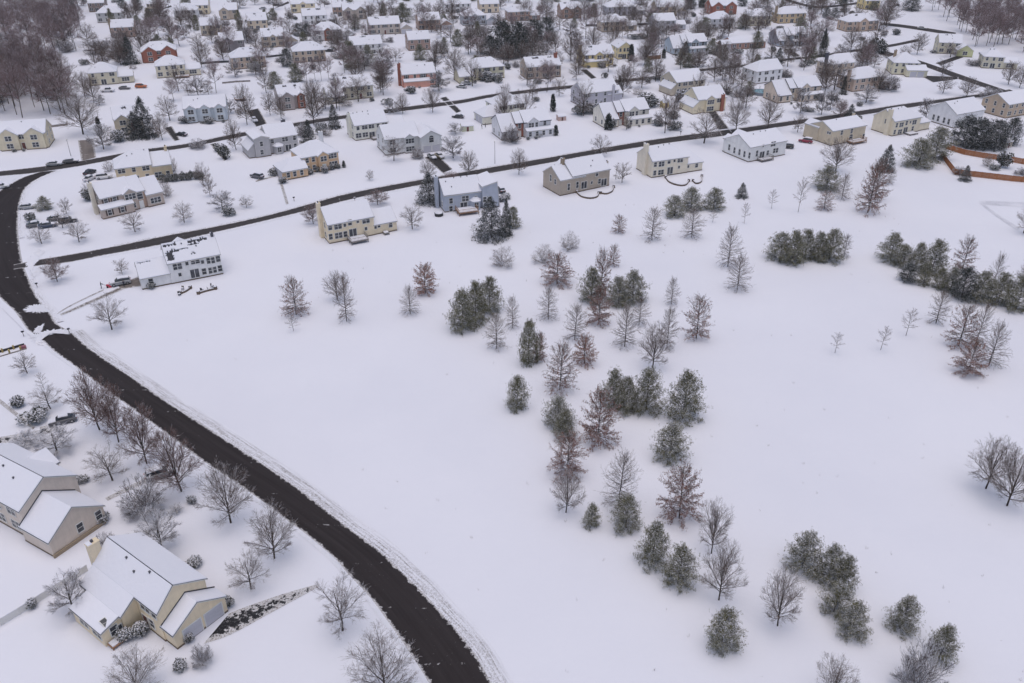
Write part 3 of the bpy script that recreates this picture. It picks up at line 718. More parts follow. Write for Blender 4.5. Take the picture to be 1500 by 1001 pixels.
s.winpx(m_, [(k, *Z(x, y)) for k, x, y in (('m',525,540),('s',622,522),('p',527,606),('m',583,588),('s',640,578),('p',672,585))]); s.winpx(lf, [('v', *Z(415, 620)), ('v', *Z(478, 605))])
s.winpx(lf, [('v', *Z(285, 555)), ('s', *Z(318, 582))], 'l'); s.autowin(m_, 'br')
s.chimney(2.2, 4.8, 9.2, 0.8, 1.1, M['stone']); s.chimney(16.1, 2.2, 6.6, 0.6, 0.8); s.vents(0, [(10, 1.6), (11.5, 3.0)])
s = House('house', 'pale cream house with tall end chimney above a curved patio wall', (954,261), (1028,250), 0.0); s.col = (0.76,0.69,0.57)
m_ = s.block(0, 12.6, 0, 9.2, 5.1, 'hip', hips='1'); wg = s.block(12.62, 18.2, 0.2, 7.8, 2.75, 'hip', hips='1')
s.winpx(m_, [(k, *Z(x, y)) for k, x, y in (('s',1050,455),('d',1095,452),('s',1150,432),('m',1190,428),('d',1232,422),('s',1045,518),('d',1090,513),('p',1157,500),('m',1222,475))]); s.winpx(wg, [('s', *Z(1352, 460)), ('m', *Z(1290, 470))])
s.winpx(m_, [('s', *Z(985, 425))], 'l'); s.autowin(m_, 'b'); s.garage(wg, 'b', 2); s.chimney(-0.45, 3.6, 9.6, 0.9, 1.7); s.vents(0, [(4, 3.8), (6, 4.2), (8, 4.3)])
s = House('house', 'white house with a row of tall side windows and crowded roof gables', (1096,238), (1150,227), 0.0); s.col = (0.78,0.77,0.76)
m_ = s.block(0, 15.6, 0, 11.5, 4.7, rise=0.46); g1 = s.block(4.2, 8.4, 5.0, 13.2, 4.9, axis='v'); g2 = s.block(0.3, 3.6, 7.0, 12.8, 4.4, axis='v')
Z = lambda x, y: (1000 + x / 5, 150 + y / 5)
s.winpx(m_, [('v', *Z(342, 330)), ('v', *Z(380, 352)), ('v', *Z(417, 365)), ('v', *Z(453, 380)), ('v', *Z(490, 390))], 'l')
s.winpx(m_, [(k, *Z(x, y)) for k, x, y in (('v',543,375),('m',590,318),('d',663,305),('p',580,385),('s',622,370),('s',670,355),('s',690,352))]); s.autowin(m_, 'br')
s.deck(3.5, 8.5, -2.4, -0.1, 0.6, 'deckgrey'); s.vents(0, [(5, 4.6), (8.5, 5.2), (10.5, 5.0)])
s = House('house', 'tan house with an arched back doorway and red wooden deck', (1216,214), (1268,204), 0.0); s.col = (0.56,0.48,0.36)
m_ = s.block(0, 15.5, 0, 10.0, 4.9, rise=0.42); g1 = s.block(-0.2, 4.0, 6.0, 12.5, 4.6, axis='v')
s.winpx(m_, [(k, *Z(x, y)) for k, x, y in (('s',1165,222),('s',1238,210),('a',1230,262),('v',1322,255))]); s.winpx(m_, [('m', *Z(1065, 222)), ('m', *Z(1080, 226))], 'l'); s.autowin(m_, 'br')
s.deck(7.2, 13.5, -3.2, -0.1, 0.8); s.vents(0, [(5.5, 4.4)]); s.chimney(15.2, 6, 7.6, 0.7, 0.7)
s = House('house', 'pale yellow house with wall chimney beside the large pines', (1306,200), (1362,189.5), 0.0); s.col = (0.74,0.665,0.52)
m_ = s.block(0, 13.0, 0, 9.2, 5.1, 'hip', hips='1'); wg = s.block(13.02, 18.6, 0.3, 7.6, 2.75, 'hip', hips='1')
Z = lambda x, y: (1200 + x / 5, 150 + y / 5)
s.winpx(m_, [(k, *Z(x, y)) for k, x, y in (('s',568,168),('d',602,165),('s',640,152),('m',668,146),('d',697,146),('s',552,218),('d',590,215),('p',630,205),('s',683,192))]); s.winpx(m_, [('s', *Z(490, 140))], 'l')
s.autowin(m_, 'b'); s.chimney(-0.42, 2.2, 8.8, 0.9, 1.5); s.vents(0, [(5, 3.8), (7, 4.2)]); s.deck(6.0, 10.0, -2.6, -0.1, 0.5, 'deckgrey', False)
s = House('house', 'white house with tall gable windows behind the dark pines', (1402,168), (1443,159), 5.0, 27); s.col = (0.72,0.71,0.72)
m_ = s.block(0, s.L, 0, 11.5, 4.9, rise=0.55); s.autowin(m_, 'frb', door='p')
for v in (2.5, 4.5, 7, 9): s.win('v', 'l', v, 0.9, m_)
s.vents(0, [(3, 4.2), (5, 4.8)])
s = House('house', 'brown tan house with broad side gable at the side street corner', (1478,154), (1520,146), 5.0, 26); s.col = (0.46,0.36,0.27)
m_ = s.block(0, s.L + 3, 0, 11, 5.0, rise=0.5); s.autowin(m_, 'flb')
# ---- fronts of the houses between the near and the middle street
def slab3(s, D=9.0, flip=False, entry='brick', gcol=None):
    """two-storey house whose low-eaved end, recessed brick entry and main body show three roof slabs"""
    L = s.L; a, b = (0.30 * L, 0.46 * L); f = (lambda x0, x1: (x0, x1)) if not flip else (lambda x0, x1: (L - x1, L - x0))
    zr = 8.0
    lo = s.block(*f(0, a), -0.6, D, 2.9, peak=0.56, hb=5.0, zr=zr - 0.55, rake='shingle')
    en = s.block(*f(a + 0.02, b), 0.7, D - 0.2, 5.0, peak=0.45, zr=zr - 0.25, wall=entry, rake='shingle')
    mn = s.block(*f(b + 0.02, L), 0, D + 0.02, 5.1, peak=0.5, zr=zr, rake='shingle'); s.front = True
    m0, m1 = f(b + 0.02, L); g0 = m0 + (m1 - m0) * 0.12
    gb = s.block(g0, g0 + min(4.2, (m1 - m0) * 0.6), -0.5, 4.0, 5.0, axis='v', rise=0.75)
    pr = s.block(m0 + 0.2, m1 + 0.3, -1.9, -0.52, 2.5, 'shed', hb=3.1)
    s.win('d', 'f', (gb.u0 + gb.u1) / 2 - 0.9, 3.4, gb); s.win('s', 'f', (gb.u0 + gb.u1) / 2 + 1.1, 3.4, gb)
    if gb.u1 + 0.8 < mn.u1 - 0.4: s.win('s', 'f', (gb.u1 + mn.u1) / 2, 3.5, mn)
    n = max(2, int((pr.u1 - pr.u0) / 2.2))
    for i in range(n): s.win('s', 'f', pr.u0 + (pr.u1 - pr.u0) * (i + .5) / n, 0.7, pr)
    s.put(door_mesh('trim'), 'f', (en.u0 + en.u1) / 2, 0.1, en, 'door'); s.win('s', 'f', (en.u0 + en.u1) / 2, 3.2, en)
    for i in range(2): s.win('s', 'f', lo.u0 + (lo.u1 - lo.u0) * (i + .5) / 2, 0.9, lo)
    s.autowin(mn, 'br' if not flip else 'bl'); s.autowin(lo, 'l' if not flip else 'r', floors=1)
    return lo, en, mn
s = House('house', 'tan brick-fronted house with three roof slabs and shuttered windows at the bend', (149,322), (236,301), 0.0); s.col = (0.46,0.38,0.33)
m_ = s.block(1.2, 10.0, 1.6, 10.5, 5.1); en = s.block(10.02, 13.0, 1.2, 10.2, 4.9, wall=(0.40,0.28,0.22), zr=8.0); rt = s.block(13.02, 17.6, 0.6, 9.8, 3.6, zr=7.0); po = s.block(0.4, 9.0, -0.3, 1.58, 2.6, 'shed', hb=3.4)
gb = s.block(7.2, 10.6, 0.9, 5.5, 5.0, axis='v')
for u in (2.6, 4.9): s.win('s', 'f', u, 3.45, m_, True)
s.win('t', 'f', 8.9, 3.4, gb); s.win('d', 'f', 8.9, 0.8, gb, False); s.put(door_mesh('trim'), 'f', 11.5, 0.1, en, 'door'); s.win('a', 'f', 11.5, 2.7, en)
s.win('t', 'f', 15.3, 0.9, rt)
for u in (2.4, 5.8): s.win('s', 'f', u, 0.8, po, True)
s.chimney(0.4, 5.2, 8.8, 0.9, 1.5, wall_mat((0.66,0.6,0.5))); s.autowin(m_, 'bl'); s.autowin(rt, 'r', floors=1)
s = House('house', 'long beige house showing its back behind the brick-fronted house', (168,248), (250,238.5), 5.1, 24); s.col = (0.62,0.51,0.35)
m_ = s.block(0, s.L - 5.5, 0, 9.5, 5.1, 'hip', hips='0'); wg = s.block(s.L - 5.48, s.L, 0.3, 9.0, 4.4)
s.autowin(m_, 'fbl', door='p'); s.autowin(wg, 'fr', floors=1); s.chimney(s.L - 0.6, 4.8, 8.6, 0.8, 1.2); s.vents(0, [(4, 3.2), (5.5, 3.6), (9, 4.4), (10.5, 4.4), (11.5, 4.4)])
s = House('house', 'orange tan house with hip roofs, front gable and snow-laden shrubs', (442,232), (495,222), 5.1, 33); s.col = ORANGE
m_ = s.block(0, s.L, 0, 9.5, 5.1, 'hip'); ga = s.block(-7.2, 0.6, -2.4, 5.4, 2.7, 'hip', hips='0'); gb = s.block(s.L * 0.42, s.L * 0.42 + 3.4, -0.7, 4.0, 4.9, axis='v')
for u in (1.6, 3.6): s.win('s', 'f', u, 3.4, m_); s.win('s', 'f', u, 0.8, m_)
s.win('d', 'f', gb.u0 + 1.7, 3.2, gb); s.put(door_mesh('trim'), 'f', gb.u0 + 1.7, 0.1, gb, 'door'); s.win('t', 'f', s.L - 2.0, 3.4, m_); s.win('t', 'f', s.L - 2.0, 0.8, m_)
for u in (-5.6, -3.6, -1.4): s.win('s', 'f', u, 0.8, ga)
s.garage(ga, 'l', 2); s.autowin(m_, 'br'); s.chimney(s.L - 2.6, 6.4, 10.2, 1.2, 0.9, wall_mat(WHITE))
s = House('house', 'grey house with steep end wall and bay window, its back to the orange tan house', (392,204), (435,197.5), 5.1, 30); s.col = (0.42,0.41,0.42)
m_ = s.block(0, s.L, 0, 9.2, 5.1); lf = s.block(-4.6, 0.05, -1.6, 7.8, 6.2, axis='v', peak=0.08, h=0, hb=6.6, zr=7.3) if False else s.block(-4.8, 0.05, -1.6, 7.6, 6.0, axis='v', rise=0.3)
le = s.block(-6.9, -4.82, -1.0, 7.2, 2.6, 'shed', 'v', hb=4.6)
s.bay(m_, 3.0, 3.4, 1.5); s.win('p', 'f', 6.4, 0.2, m_); s.win('d', 'f', 5.6, 3.5, m_); s.win('s', 'f', 1.4, 3.5, m_); s.win('s', 'f', s.L - 1.0, 3.5, m_); s.win('s', 'f', s.L - 1.0, 0.8, m_)
s.win('s', 'f', -2.6, 3.6, lf); s.win('s', 'f', -2.8, 0.9, lf); s.autowin(m_, 'br'); s.chimney(s.L - 2.4, 6.0, 8.8, 1.3, 0.8, M['vent'])
s = House('house', 'off-white house with roof vents along the ridge and a low wing', (519,185), (568,178.5), 5.1, 27); s.col = (0.70,0.68,0.60)
m_ = s.block(0, s.L, 0, 9.2, 5.1); wg = s.block(s.L + 0.02, s.L + 6.6, 0.4, 8.2, 2.7)
s.autowin(m_, 'fbl', n=5, door='p'); s.garage(wg, 'b', 2); s.chimney(-0.4, 4.5, 8.4, 0.8, 1.4); s.vents(0, [(1.2, 4.2), (2.6, 4.3), (4.6, 4.3), (6.4, 4.3), (6.2, 3.2)]); s.deck(s.L * .45, s.L * .45 + 4.5, -2.5, -.1, .5, 'deckgrey')
s = House('house', 'light grey house with arched gable window over a garage and dark cleared driveway', (568,205), (640,197), 5.1, 24); s.col = (0.62,0.62,0.62)
m_ = s.block(-1.0, s.L - 6.2, 0, 10, 5.1); ga = s.block(s.L - 6.4, s.L + 0.6, -2.6, 7.6, 5.0, axis='v', rise=0.55); gb = s.block(s.L * 0.33, s.L * 0.33 + 3.2, -0.8, 4.5, 5.0, axis='v')
s.garage(ga, 'f', 2); s.win('a', 'f', (ga.u0 + ga.u1) / 2, 3.3, ga); s.win('t', 'f', gb.u0 + 1.6, 3.3, gb); s.win('t', 'f', gb.u0 + 1.6, 0.7, gb); s.put(door_mesh('trim'), 'f', gb.u1 + 1.0, 0.1, m_, 'door')
s.autowin(m_, 'bl'); s.win('d', 'f', 1.5, 3.4, m_); s.win('d', 'f', 1.5, 0.8, m_); s.autowin(ga, 'r')
s = House('house', 'white house with brick entry, front gable and porch beside the paved driveway homes', (734,184), (807,175), 5.1, 22); s.col = (0.66,0.65,0.67)
slab3(s)
s.root['label'] = 'white house with brick entry, front gable and porch on the near street'
s = House('house', 'cream hip-roofed house with low front garage on the middle street', (727,156.5), (769,150.5), 5.1, 26); s.col = (0.70,0.68,0.58)
m_ = s.block(0, s.L, 0, 9.2, 5.1, 'hip'); ga = s.block(-6.6, 0.8, -3.2, 5.0, 2.8, 'hip', hips='0'); s.autowin(m_, 'fblr', n=5, door='p'); s.win('s', 'f', -2, 0.9, ga); s.garage(ga, 'l', 2); s.vents(0, [(s.L * .55, 3.4)])
s = House('house', 'lavender grey house with long plain back wall and end chimney', (854,138), (906,131.5), 5.1, 25); s.col = (0.48,0.47,0.52)
m_ = s.block(0, s.L, 0, 9.6, 5.1); s.autowin(m_, 'fblr', n=4); s.chimney(s.L - 2.5, -0.4, 7.0, 0.9, 0.8); s.block(s.L - 4.5, s.L + 2.0, -0.02, 6.5, 3.6)
s = House('house', 'cream house with three roof slabs and brick entry facing the near street', (886,167), (951,158), 5.1, 22); s.col = (0.72,0.68,0.60)
slab3(s)
s = House('house', 'grey tan house with stepped side wall near the yellow garden shed', (996,121), (1033,115.5), 5.1, 25); s.col = (0.52,0.46,0.37)
m_ = s.block(-1.5, s.L, 0, 11.5, 5.1, rise=0.55); le = s.block(-3.6, -1.52, 0.3, 9.0, 2.7, 'shed', 'v', hb=4.4); s.autowin(m_, 'fblr')
s = House('house', 'cream house with front dormer gable and brick corner chimney', (1025,146.5), (1064,142), 5.1, 22); s.col = (0.70,0.62,0.46)
m_ = s.block(-0.5, s.L, 0, 10, 5.0); gb = s.block(2.6, 6.4, -0.8, 5, 5.0, axis='v'); le = s.block(-2.8, -0.52, -0.5, 9, 2.7, 'shed', 'v', hb=4.6); s.win('t', 'f', 4.5, 3.3, gb); s.win('t', 'f', 9.2, 3.4, m_); s.win('t', 'f', 4.5, 0.8, gb); s.autowin(m_, 'blr')
s.chimney(s.L - 1.8, -0.5, 6.2, 1.2, 0.8, M['brick'])
s = House('house', 'white house with two rows of dark windows above the round pool', (1109,105.5), (1147,100.5), 5.1, 24); s.col = (0.74,0.74,0.75)
m_ = s.block(0, s.L, 0, 9.5, 5.1, 'hip', hips='0'); s.autowin(m_, 'fblr', n=4, door='p')
s = House('house', 'pinkish cream house with three roof slabs beside the round pool', (1140,132), (1203,124), 5.1, 20); s.col = (0.62,0.52,0.43)
slab3(s, entry=(0.5,0.42,0.33))
s = House('house', 'tan house with dark end chimney half hidden by a large bare tree', (1218,95), (1252,91), 5.1, 22); s.col = TAN
m_ = s.block(0, s.L, 0, 9, 5.1, 'hip', hips='0'); s.autowin(m_, 'fblr'); s.chimney(-0.6, 3, 9.6, 1.2, 1.0, M['vent'])
s = House('house', 'rosy tan hip-roofed house with tall chimney on the near street corner', (1252,116.5), (1296,112), 5.1, 22); s.col = (0.50,0.39,0.32)
m_ = s.block(0, s.L, 0, 9.5, 5.1, 'hip'); s.autowin(m_, 'fblr'); s.chimney(-0.4, 3.2, 8.2, 0.9, 1.3)
s = House('house', 'olive cream hip-roofed house with open garage on the side street', (1310,92), (1348,92.5), 5.1, -6); s.col = (0.64,0.60,0.45)
m_ = s.block(0, s.L, 0, 10, 5.1, 'hip'); ga = s.block(s.L * .45, s.L * .45 + 8.5, -4.2, 0.4, 2.8, 'shed', hb=4.2); s.garage(ga, 'f', 2); s.autowin(m_, 'fblr', door='D'); s.chimney(1.6, 6.5, 9, 1.0, 1.0, M['stone'])

# ---- far rows: (label, eave-left px, eave-right px, heading, colour, roof, extras)
FAR = [
 ('beige house with low front garage behind the bare street trees', (496,129), (546,125), 22, (0.52,0.48,0.38), 'gable', 'front garL'),
 ('mauve grey house with plain front gable and small red brick gable', (408,142), (446,138), 24, (0.38,0.33,0.32), 'gable', 'gabL brickR'),
 ('pale blue house with row of front gables and shrubs', (268,160), (331,157), 14, (0.55,0.59,0.63), 'gable', 'front gab3'),
 ('pinkish tan hip-roofed house with roof vents beside the dark grey brick house', (338,85.5), (388,81.5), 22, (0.54,0.42,0.33), 'hip', 'back'),
 ('brownish tan hip-roofed house behind the thin row of trees', (429,76), (476,73), 18, (0.50,0.40,0.31), 'hip', 'back'),
 ('white house with red brick centre gable and side garage', (460,45.5), (500,43), 18, WHITE, 'hip', 'front brickC garR'),
 ('tan house with centre gable and side garage behind the brownish hip house', (383,54.5), (416,52), 18, TAN, 'gable', 'front gabC garR'),
 ('dark grey brick house with broad side gable', (322,61), (357,57), 20, (0.24,0.22,0.23), 'gable', 'gabL'),
 ('small tan house behind the dark grey brick house', (293,38), (324,35.5), 18, (0.50,0.43,0.33), 'gable', 'back'),
 ('tan house with gable end to the cul-de-sac', (320,15.5), (347,14.5), 12, TAN, 'gable', 'gabL'),
 ('tan brick house with plain back beside the curved drive', (362,31), (391,29), 18, BEIGE, 'gable', 'back'),
 ('white two-storey house with small wing by the curved drive', (443,24), (478,22), 16, WHITE, 'gable', 'back garR'),
 ('cream house with front gable at the end of the curved drive', (426,6.5), (461,5), 16, CREAM, 'gable', 'front gabC'),
 ('red brick house with two front gables by the wood', (206,76), (258,70), 20, 'brick', 'hip', 'gab2'),
 ('cream house with red wooden deck behind the red brick house', (227,97.5), (270,93.5), 20, (0.66,0.60,0.47), 'hip', 'back garR deck'),
 ('cream house with parked pickup beside the bare wood', (128,108), (170,104), 20, (0.62,0.57,0.44), 'hip', 'back garR'),
 ('cream and brick house with front gable beside the snowy blue spruces', (166,175.5), (208,168), 24, (0.58,0.50,0.38), 'gable', 'front gabL brickC'),
 ('cream house with stepped snow roofs at the end of the side road', (-6,199), (66,196), 14, (0.62,0.55,0.41), 'gable', 'front gab2'),
 ('olive cream hip-roofed house with front garage roof and evergreen shrubs', (687,101), (739,97), 20, (0.62,0.58,0.43), 'hip', 'front garL'),
 ('salmon pink house with porch and pink chimney', (589,110), (638,106), 18, PINK, 'gable', 'front porch chimL'),
 ('grey tan house with gabled wing behind the long white roof', (541,37), (586,34.5), 16, TAUPE, 'gable', 'front garR'),
 ('brown brick house showing its plain back', (598,59), (630,57), 16, (0.36,0.25,0.21), 'gable', 'back'),
 ('brown brick house with gabled garage behind the plain brown one', (613,30.5), (645,28.5), 16, BROWN, 'gable', 'front garR'),
 ('blue grey house with white front gable and gabled garage', (678,24), (712,22.5), 14, (0.40,0.43,0.48), 'hip', 'front gabC garR'),
 ('brown house with gabled garage behind the dark pines', (745,18), (776,16), 14, BROWN, 'hip', 'garR'),
 ('low white house showing mostly its long snowy roof', (514,67), (560,63), 18, WHITE, 'gable', 'back'),
 ('white house with window row behind the blue grey gable house', (651,7), (690,5), 14, WHITE, 'gable', 'back'),
 ('brick house with dark red chimney and wide front gable', (772,99), (822,94), 18, (0.42,0.34,0.28), 'gable', 'front gabC chimR'),
 ('yellow house with brick corner, bay and porch', (855,81.5), (899,78.5), 16, YELLOW, 'gable', 'front porch gabC chimL'),
 ('small yellow house with plain gable end', (906,71), (924,69.5), 14, (0.70,0.60,0.36), 'gable', 'side'),
 ('tan hip-roofed house with white bay wing and dark fence', (883,33), (918,30.5), 14, TAN, 'hip', 'back garR'),
 ('brown brick house with two snowy dormers', (822,14), (852,12), 12, BROWN, 'gable', 'front gab2'),
 ('grey house between the brown dormer house and the tall bare trees', (890,11), (932,9.5), 12, GREY, 'hip', 'garR'),
 ('tan brick house with gabled garage on the last row', (962,10.5), (990,9), 12, BEIGE, 'gable', 'front gabC garR'),
 ('grey house with side chimney in front of the tan brick garage house', (960,31.5), (990,29.5), 12, (0.44,0.44,0.48), 'gable', 'back garR'),
 ('slate blue house with three roof slabs', (986,64), (1036,60.5), 16, (0.38,0.44,0.50), 'slab', ''),
 ('low red brick house with garage opening', (1072,64), (1122,60), 16, (0.34,0.19,0.15), 'low', 'garL'),
 ('steel blue house with dark stone chimney and three roof slabs', (1141,53), (1183,49), 16, (0.36,0.40,0.46), 'slab', 'chimL'),
 ('orange tan house with stone chimney at the back street', (1142,21), (1181,19.5), 12, (0.52,0.40,0.25), 'hip', 'back chimL'),
 ('cream hip-roofed house next to the orange tan house', (1100,24.5), (1131,22.5), 12, (0.62,0.57,0.44), 'hip', 'back'),
 ('pale grey hip-roofed house next to the cream hip house', (1043,28.5), (1075,27), 12, (0.50,0.50,0.52), 'hip', 'back garL'),
 ('red brick house with steep white gables on the last row', (1042,9), (1080,7.5), 12, 'brick', 'gable', 'gab2'),
 ('rosy tan brick house with wide hip roof near the wood', (1242,32.5), (1288,30), 14, (0.48,0.36,0.28), 'hip', 'front gabC'),
 ('bright yellow house by the tall pine and back street', (1268,1.5), (1290,0.5), 10, YELLOW, 'gable', 'back'),
 ('cream house with green-yellow garage gable in front of the wood', (1376,62.5), (1410,62), -12, (0.60,0.55,0.42), 'gable', 'garF'),
 ('olive tan hip-roofed house with garage on the side street by the wood', (1442,83), (1472,86), -14, (0.55,0.51,0.40), 'hip', 'garR'),
 ('white house with dark window at the cul-de-sac', (254,16), (288,14), 12, WHITE, 'hip', 'back'),
 ('large house with wide snowy roof beside the mauve wood', (140,20), (178,18), 14, (0.50,0.50,0.50), 'hip', ''),
 ('brown brick house with stone chimney behind bare shrubs', (162,41), (196,38), 16, (0.38,0.27,0.22), 'gable', 'back chimL'),
 ('brown brick house among trees on the last row', (487,11), (507,10), 12, BROWN, 'gable', 'back'),
 ('grey house with two gables beside the white two-storey house', (502,15.5), (536,14), 14, TAUPE, 'gable', 'front gab2'),
 ('tan brick house on the last row near the pines', (703,6.5), (731,5.5), 12, BEIGE, 'gable', 'back'),
 ('white house under a broad roof on the last row', (576,12.5), (602,11), 12, (.6,.6,.6), 'hip', 'back'),
 ('cream house with two window rows behind the cul-de-sac', (280,8.5), (305,7.5), 12, CREAM, 'gable', 'back'),
 ('small tan house between the dark conifers', (214,6), (228,5.5), 12, BEIGE, 'gable', 'back'),
 ('dark brown house behind the wide snowy roof', (128,5), (152,4), 12, (0.22,0.17,0.15), 'gable', 'back'),
]
for lab, A, B, rot, col, roof, ex in FAR:
    s = House('house', lab, A, B, 5.1 if roof != 'low' else 3.0, rot); s.col = col; L = s.L; ex = ex.split()
    fr = 'front' in ex; s.front = fr
    if roof == 'slab': slab3(s, flip=False, entry=(0.30,0.32,0.36)); 
    else:
        h = 3.0 if roof == 'low' else 5.1
        D = 9.2 if 'side' not in ex else 11
        if roof == 'low': m_ = s.block(0, L, 0, D, 3.0, 'gable', rise=0.45)
        elif 'side' in ex: m_ = s.block(0, L + 1, 0, D, 5.1, 'gable', 'v')
        else:
            rh = random.Random(int(A[0]) * 3 + 1); hl = None
            if rh.random() < .45: hl = [(c_, c_ + rh.uniform(.08, .2), rh.uniform(.7, .84), .9) for c_ in (rh.uniform(.2, .4), rh.uniform(.5, .7))][:rh.choice((1, 2))]
            m_ = s.block(0, L, 0, D, h, roof, holes=hl)
        feats = {'gabL': [0.05], 'gabC': [0.36], 'gab2': [0.04, 0.56], 'gab3': [0.05, 0.38, 0.72], 'brickC': [0.36], 'brickR': [0.70]}
        used = []
        for e in ex:
            for f in feats.get(e, []):
                gw = {'gabL': 0.5, 'gab3': 0.24, 'gab2': 0.4}.get(e, 0.28) * L
                g_ = s.block(f * L, f * L + gw, -0.9 if e != 'gabL' else -1.4, 4.4, 5.0, axis='v', wall=M_b if False else ('brick' if e.startswith('brick') else None))
                used.append((g_.u0, g_.u1))
                for z in (0.8, 3.3): s.win('d' if gw > 3 else 's', 'f', (g_.u0 + g_.u1) / 2, z, g_)
        k = max(3, int(L / 2.9))
        for fl in range(2 if h > 4 else 1):
            for i in range(k):
                c = L * (i + .5) / k
                if any(a - 0.8 < c < b + 0.8 for a, b in used): continue
                if fl == 0 and i == k // 2:
                    if fr: s.put(door_mesh(), 'f', c, 0.12, m_, 'door')
                    else: s.win('p', 'f', c, 0.2, m_)
                else: s.win('s' if (i + fl) % 3 else 'd', 'f', c, 0.9 + 2.6 * fl, m_, fr and (i % 2 == 0))
        s.autowin(m_, 'blr')
        for e in ex:
            if e == 'garR': g_ = s.block(L + 0.02, L + 6.2, -1.6 if fr else 0.4, 6.2, 2.8, 'gable', 'v' if fr else 'u', rise=0.6); (s.garage(g_, 'f', 2) if fr else s.win('t', 'f', L + 3, 0.9, g_))
            if e == 'garL': g_ = s.block(-5.4, -0.02 if not fr else 1.2, -3.4 if fr else 0.3, 4.6, 2.8, 'gable', 'u'); (s.garage(g_, 'f', 2, -2.4) if roof == 'low' else s.win('d', 'f', -2.2, 0.9, g_))
            if e == 'garF': g_ = s.block(L * .72, L * .72 + 7.0, -6.0, 1.0, 2.9, 'gable', 'v', wall=(0.56,0.56,0.32)); s.garage(g_, 'l', 2); s.win('d', 'f', L * .72 + 3.5, 1.0, g_)
            if e == 'porch': g_ = s.block(0.4, L * 0.8, -1.9, -0.02, 2.5, 'shed', hb=3.2)
            if e == 'deck': s.deck(L * .6, L * .6 + 6, -3.4, -.1, .7)
            if e == 'chimL': s.chimney(-0.5, 3.4, 9.0, 1.2, 1.1, M['brick'] if col == PINK else M['stone'])
            if e == 'chimR': s.chimney(L - 1.4, 3.6, 9.6, 1.3, 1.1, M['brick'])
        rr = random.Random(s.seed)
        for _ in range(rr.choice((1, 2, 3))): s.vents(0, [(L * rr.uniform(.2, .8), rr.uniform(1.8, 4.2))])
# ------------------------------------------------------------------ trees and shrubs (prototypes of unit height, copied)
def tubes(segs, n=3):
    """verts and quads of tapered n-sided tubes; segs: rows p0(3) p1(3) r0 r1; a flat side lies uppermost"""
    S = np.asarray(segs, np.float64); p0, p1, r0, r1 = S[:, :3], S[:, 3:6], S[:, 6], S[:, 7]
    d = p1 - p0; d /= np.maximum(np.linalg.norm(d, axis=1), 1e-9)[:, None]
    z = np.array([0, 0, 1.0]); side = np.cross(d, z); ln = np.linalg.norm(side, axis=1)
    side = np.where(ln[:, None] < 1e-3, np.array([1.0, 0, 0]), side / np.maximum(ln, 1e-9)[:, None]); up = np.cross(side, d)
    a = np.array([math.pi / 2 + math.pi / n + 2 * math.pi * k / n for k in range(n)])
    off = np.cos(a)[None, :, None] * side[:, None, :] + np.sin(a)[None, :, None] * up[:, None, :]
    V = np.concatenate([p0[:, None, :] + off * r0[:, None, None], p1[:, None, :] + off * r1[:, None, None]], 1).reshape(-1, 3)
    b = np.arange(len(S))[:, None] * 2 * n; k = np.arange(n)[None, :]; k2 = (k + 1) % n
    Q = np.stack([b + k, b + k2, b + k2 + n, b + k + n], -1).reshape(-1, 4)
    return V, Q
def tube_mesh(name, segs, mat, n=3):
    V, Q = tubes(segs, n); return mk(name, V, [Q], [mat])
def blades(c, d, ln, wd, rng):
    """diamond leaves: centres, directions, lengths, widths"""
    d = d / np.maximum(np.linalg.norm(d, axis=1), 1e-9)[:, None]
    s = np.cross(d, rng.normal(size=d.shape)); s /= np.maximum(np.linalg.norm(s, axis=1), 1e-9)[:, None]
    V = np.stack([c, c + d * (ln * 0.5)[:, None] + s * wd[:, None], c + d * ln[:, None], c + d * (ln * 0.5)[:, None] - s * wd[:, None]], 1).reshape(-1, 3)
    return V, np.arange(len(V)).reshape(-1, 4)
def nrm(v): return v / max(1e-9, np.linalg.norm(v))

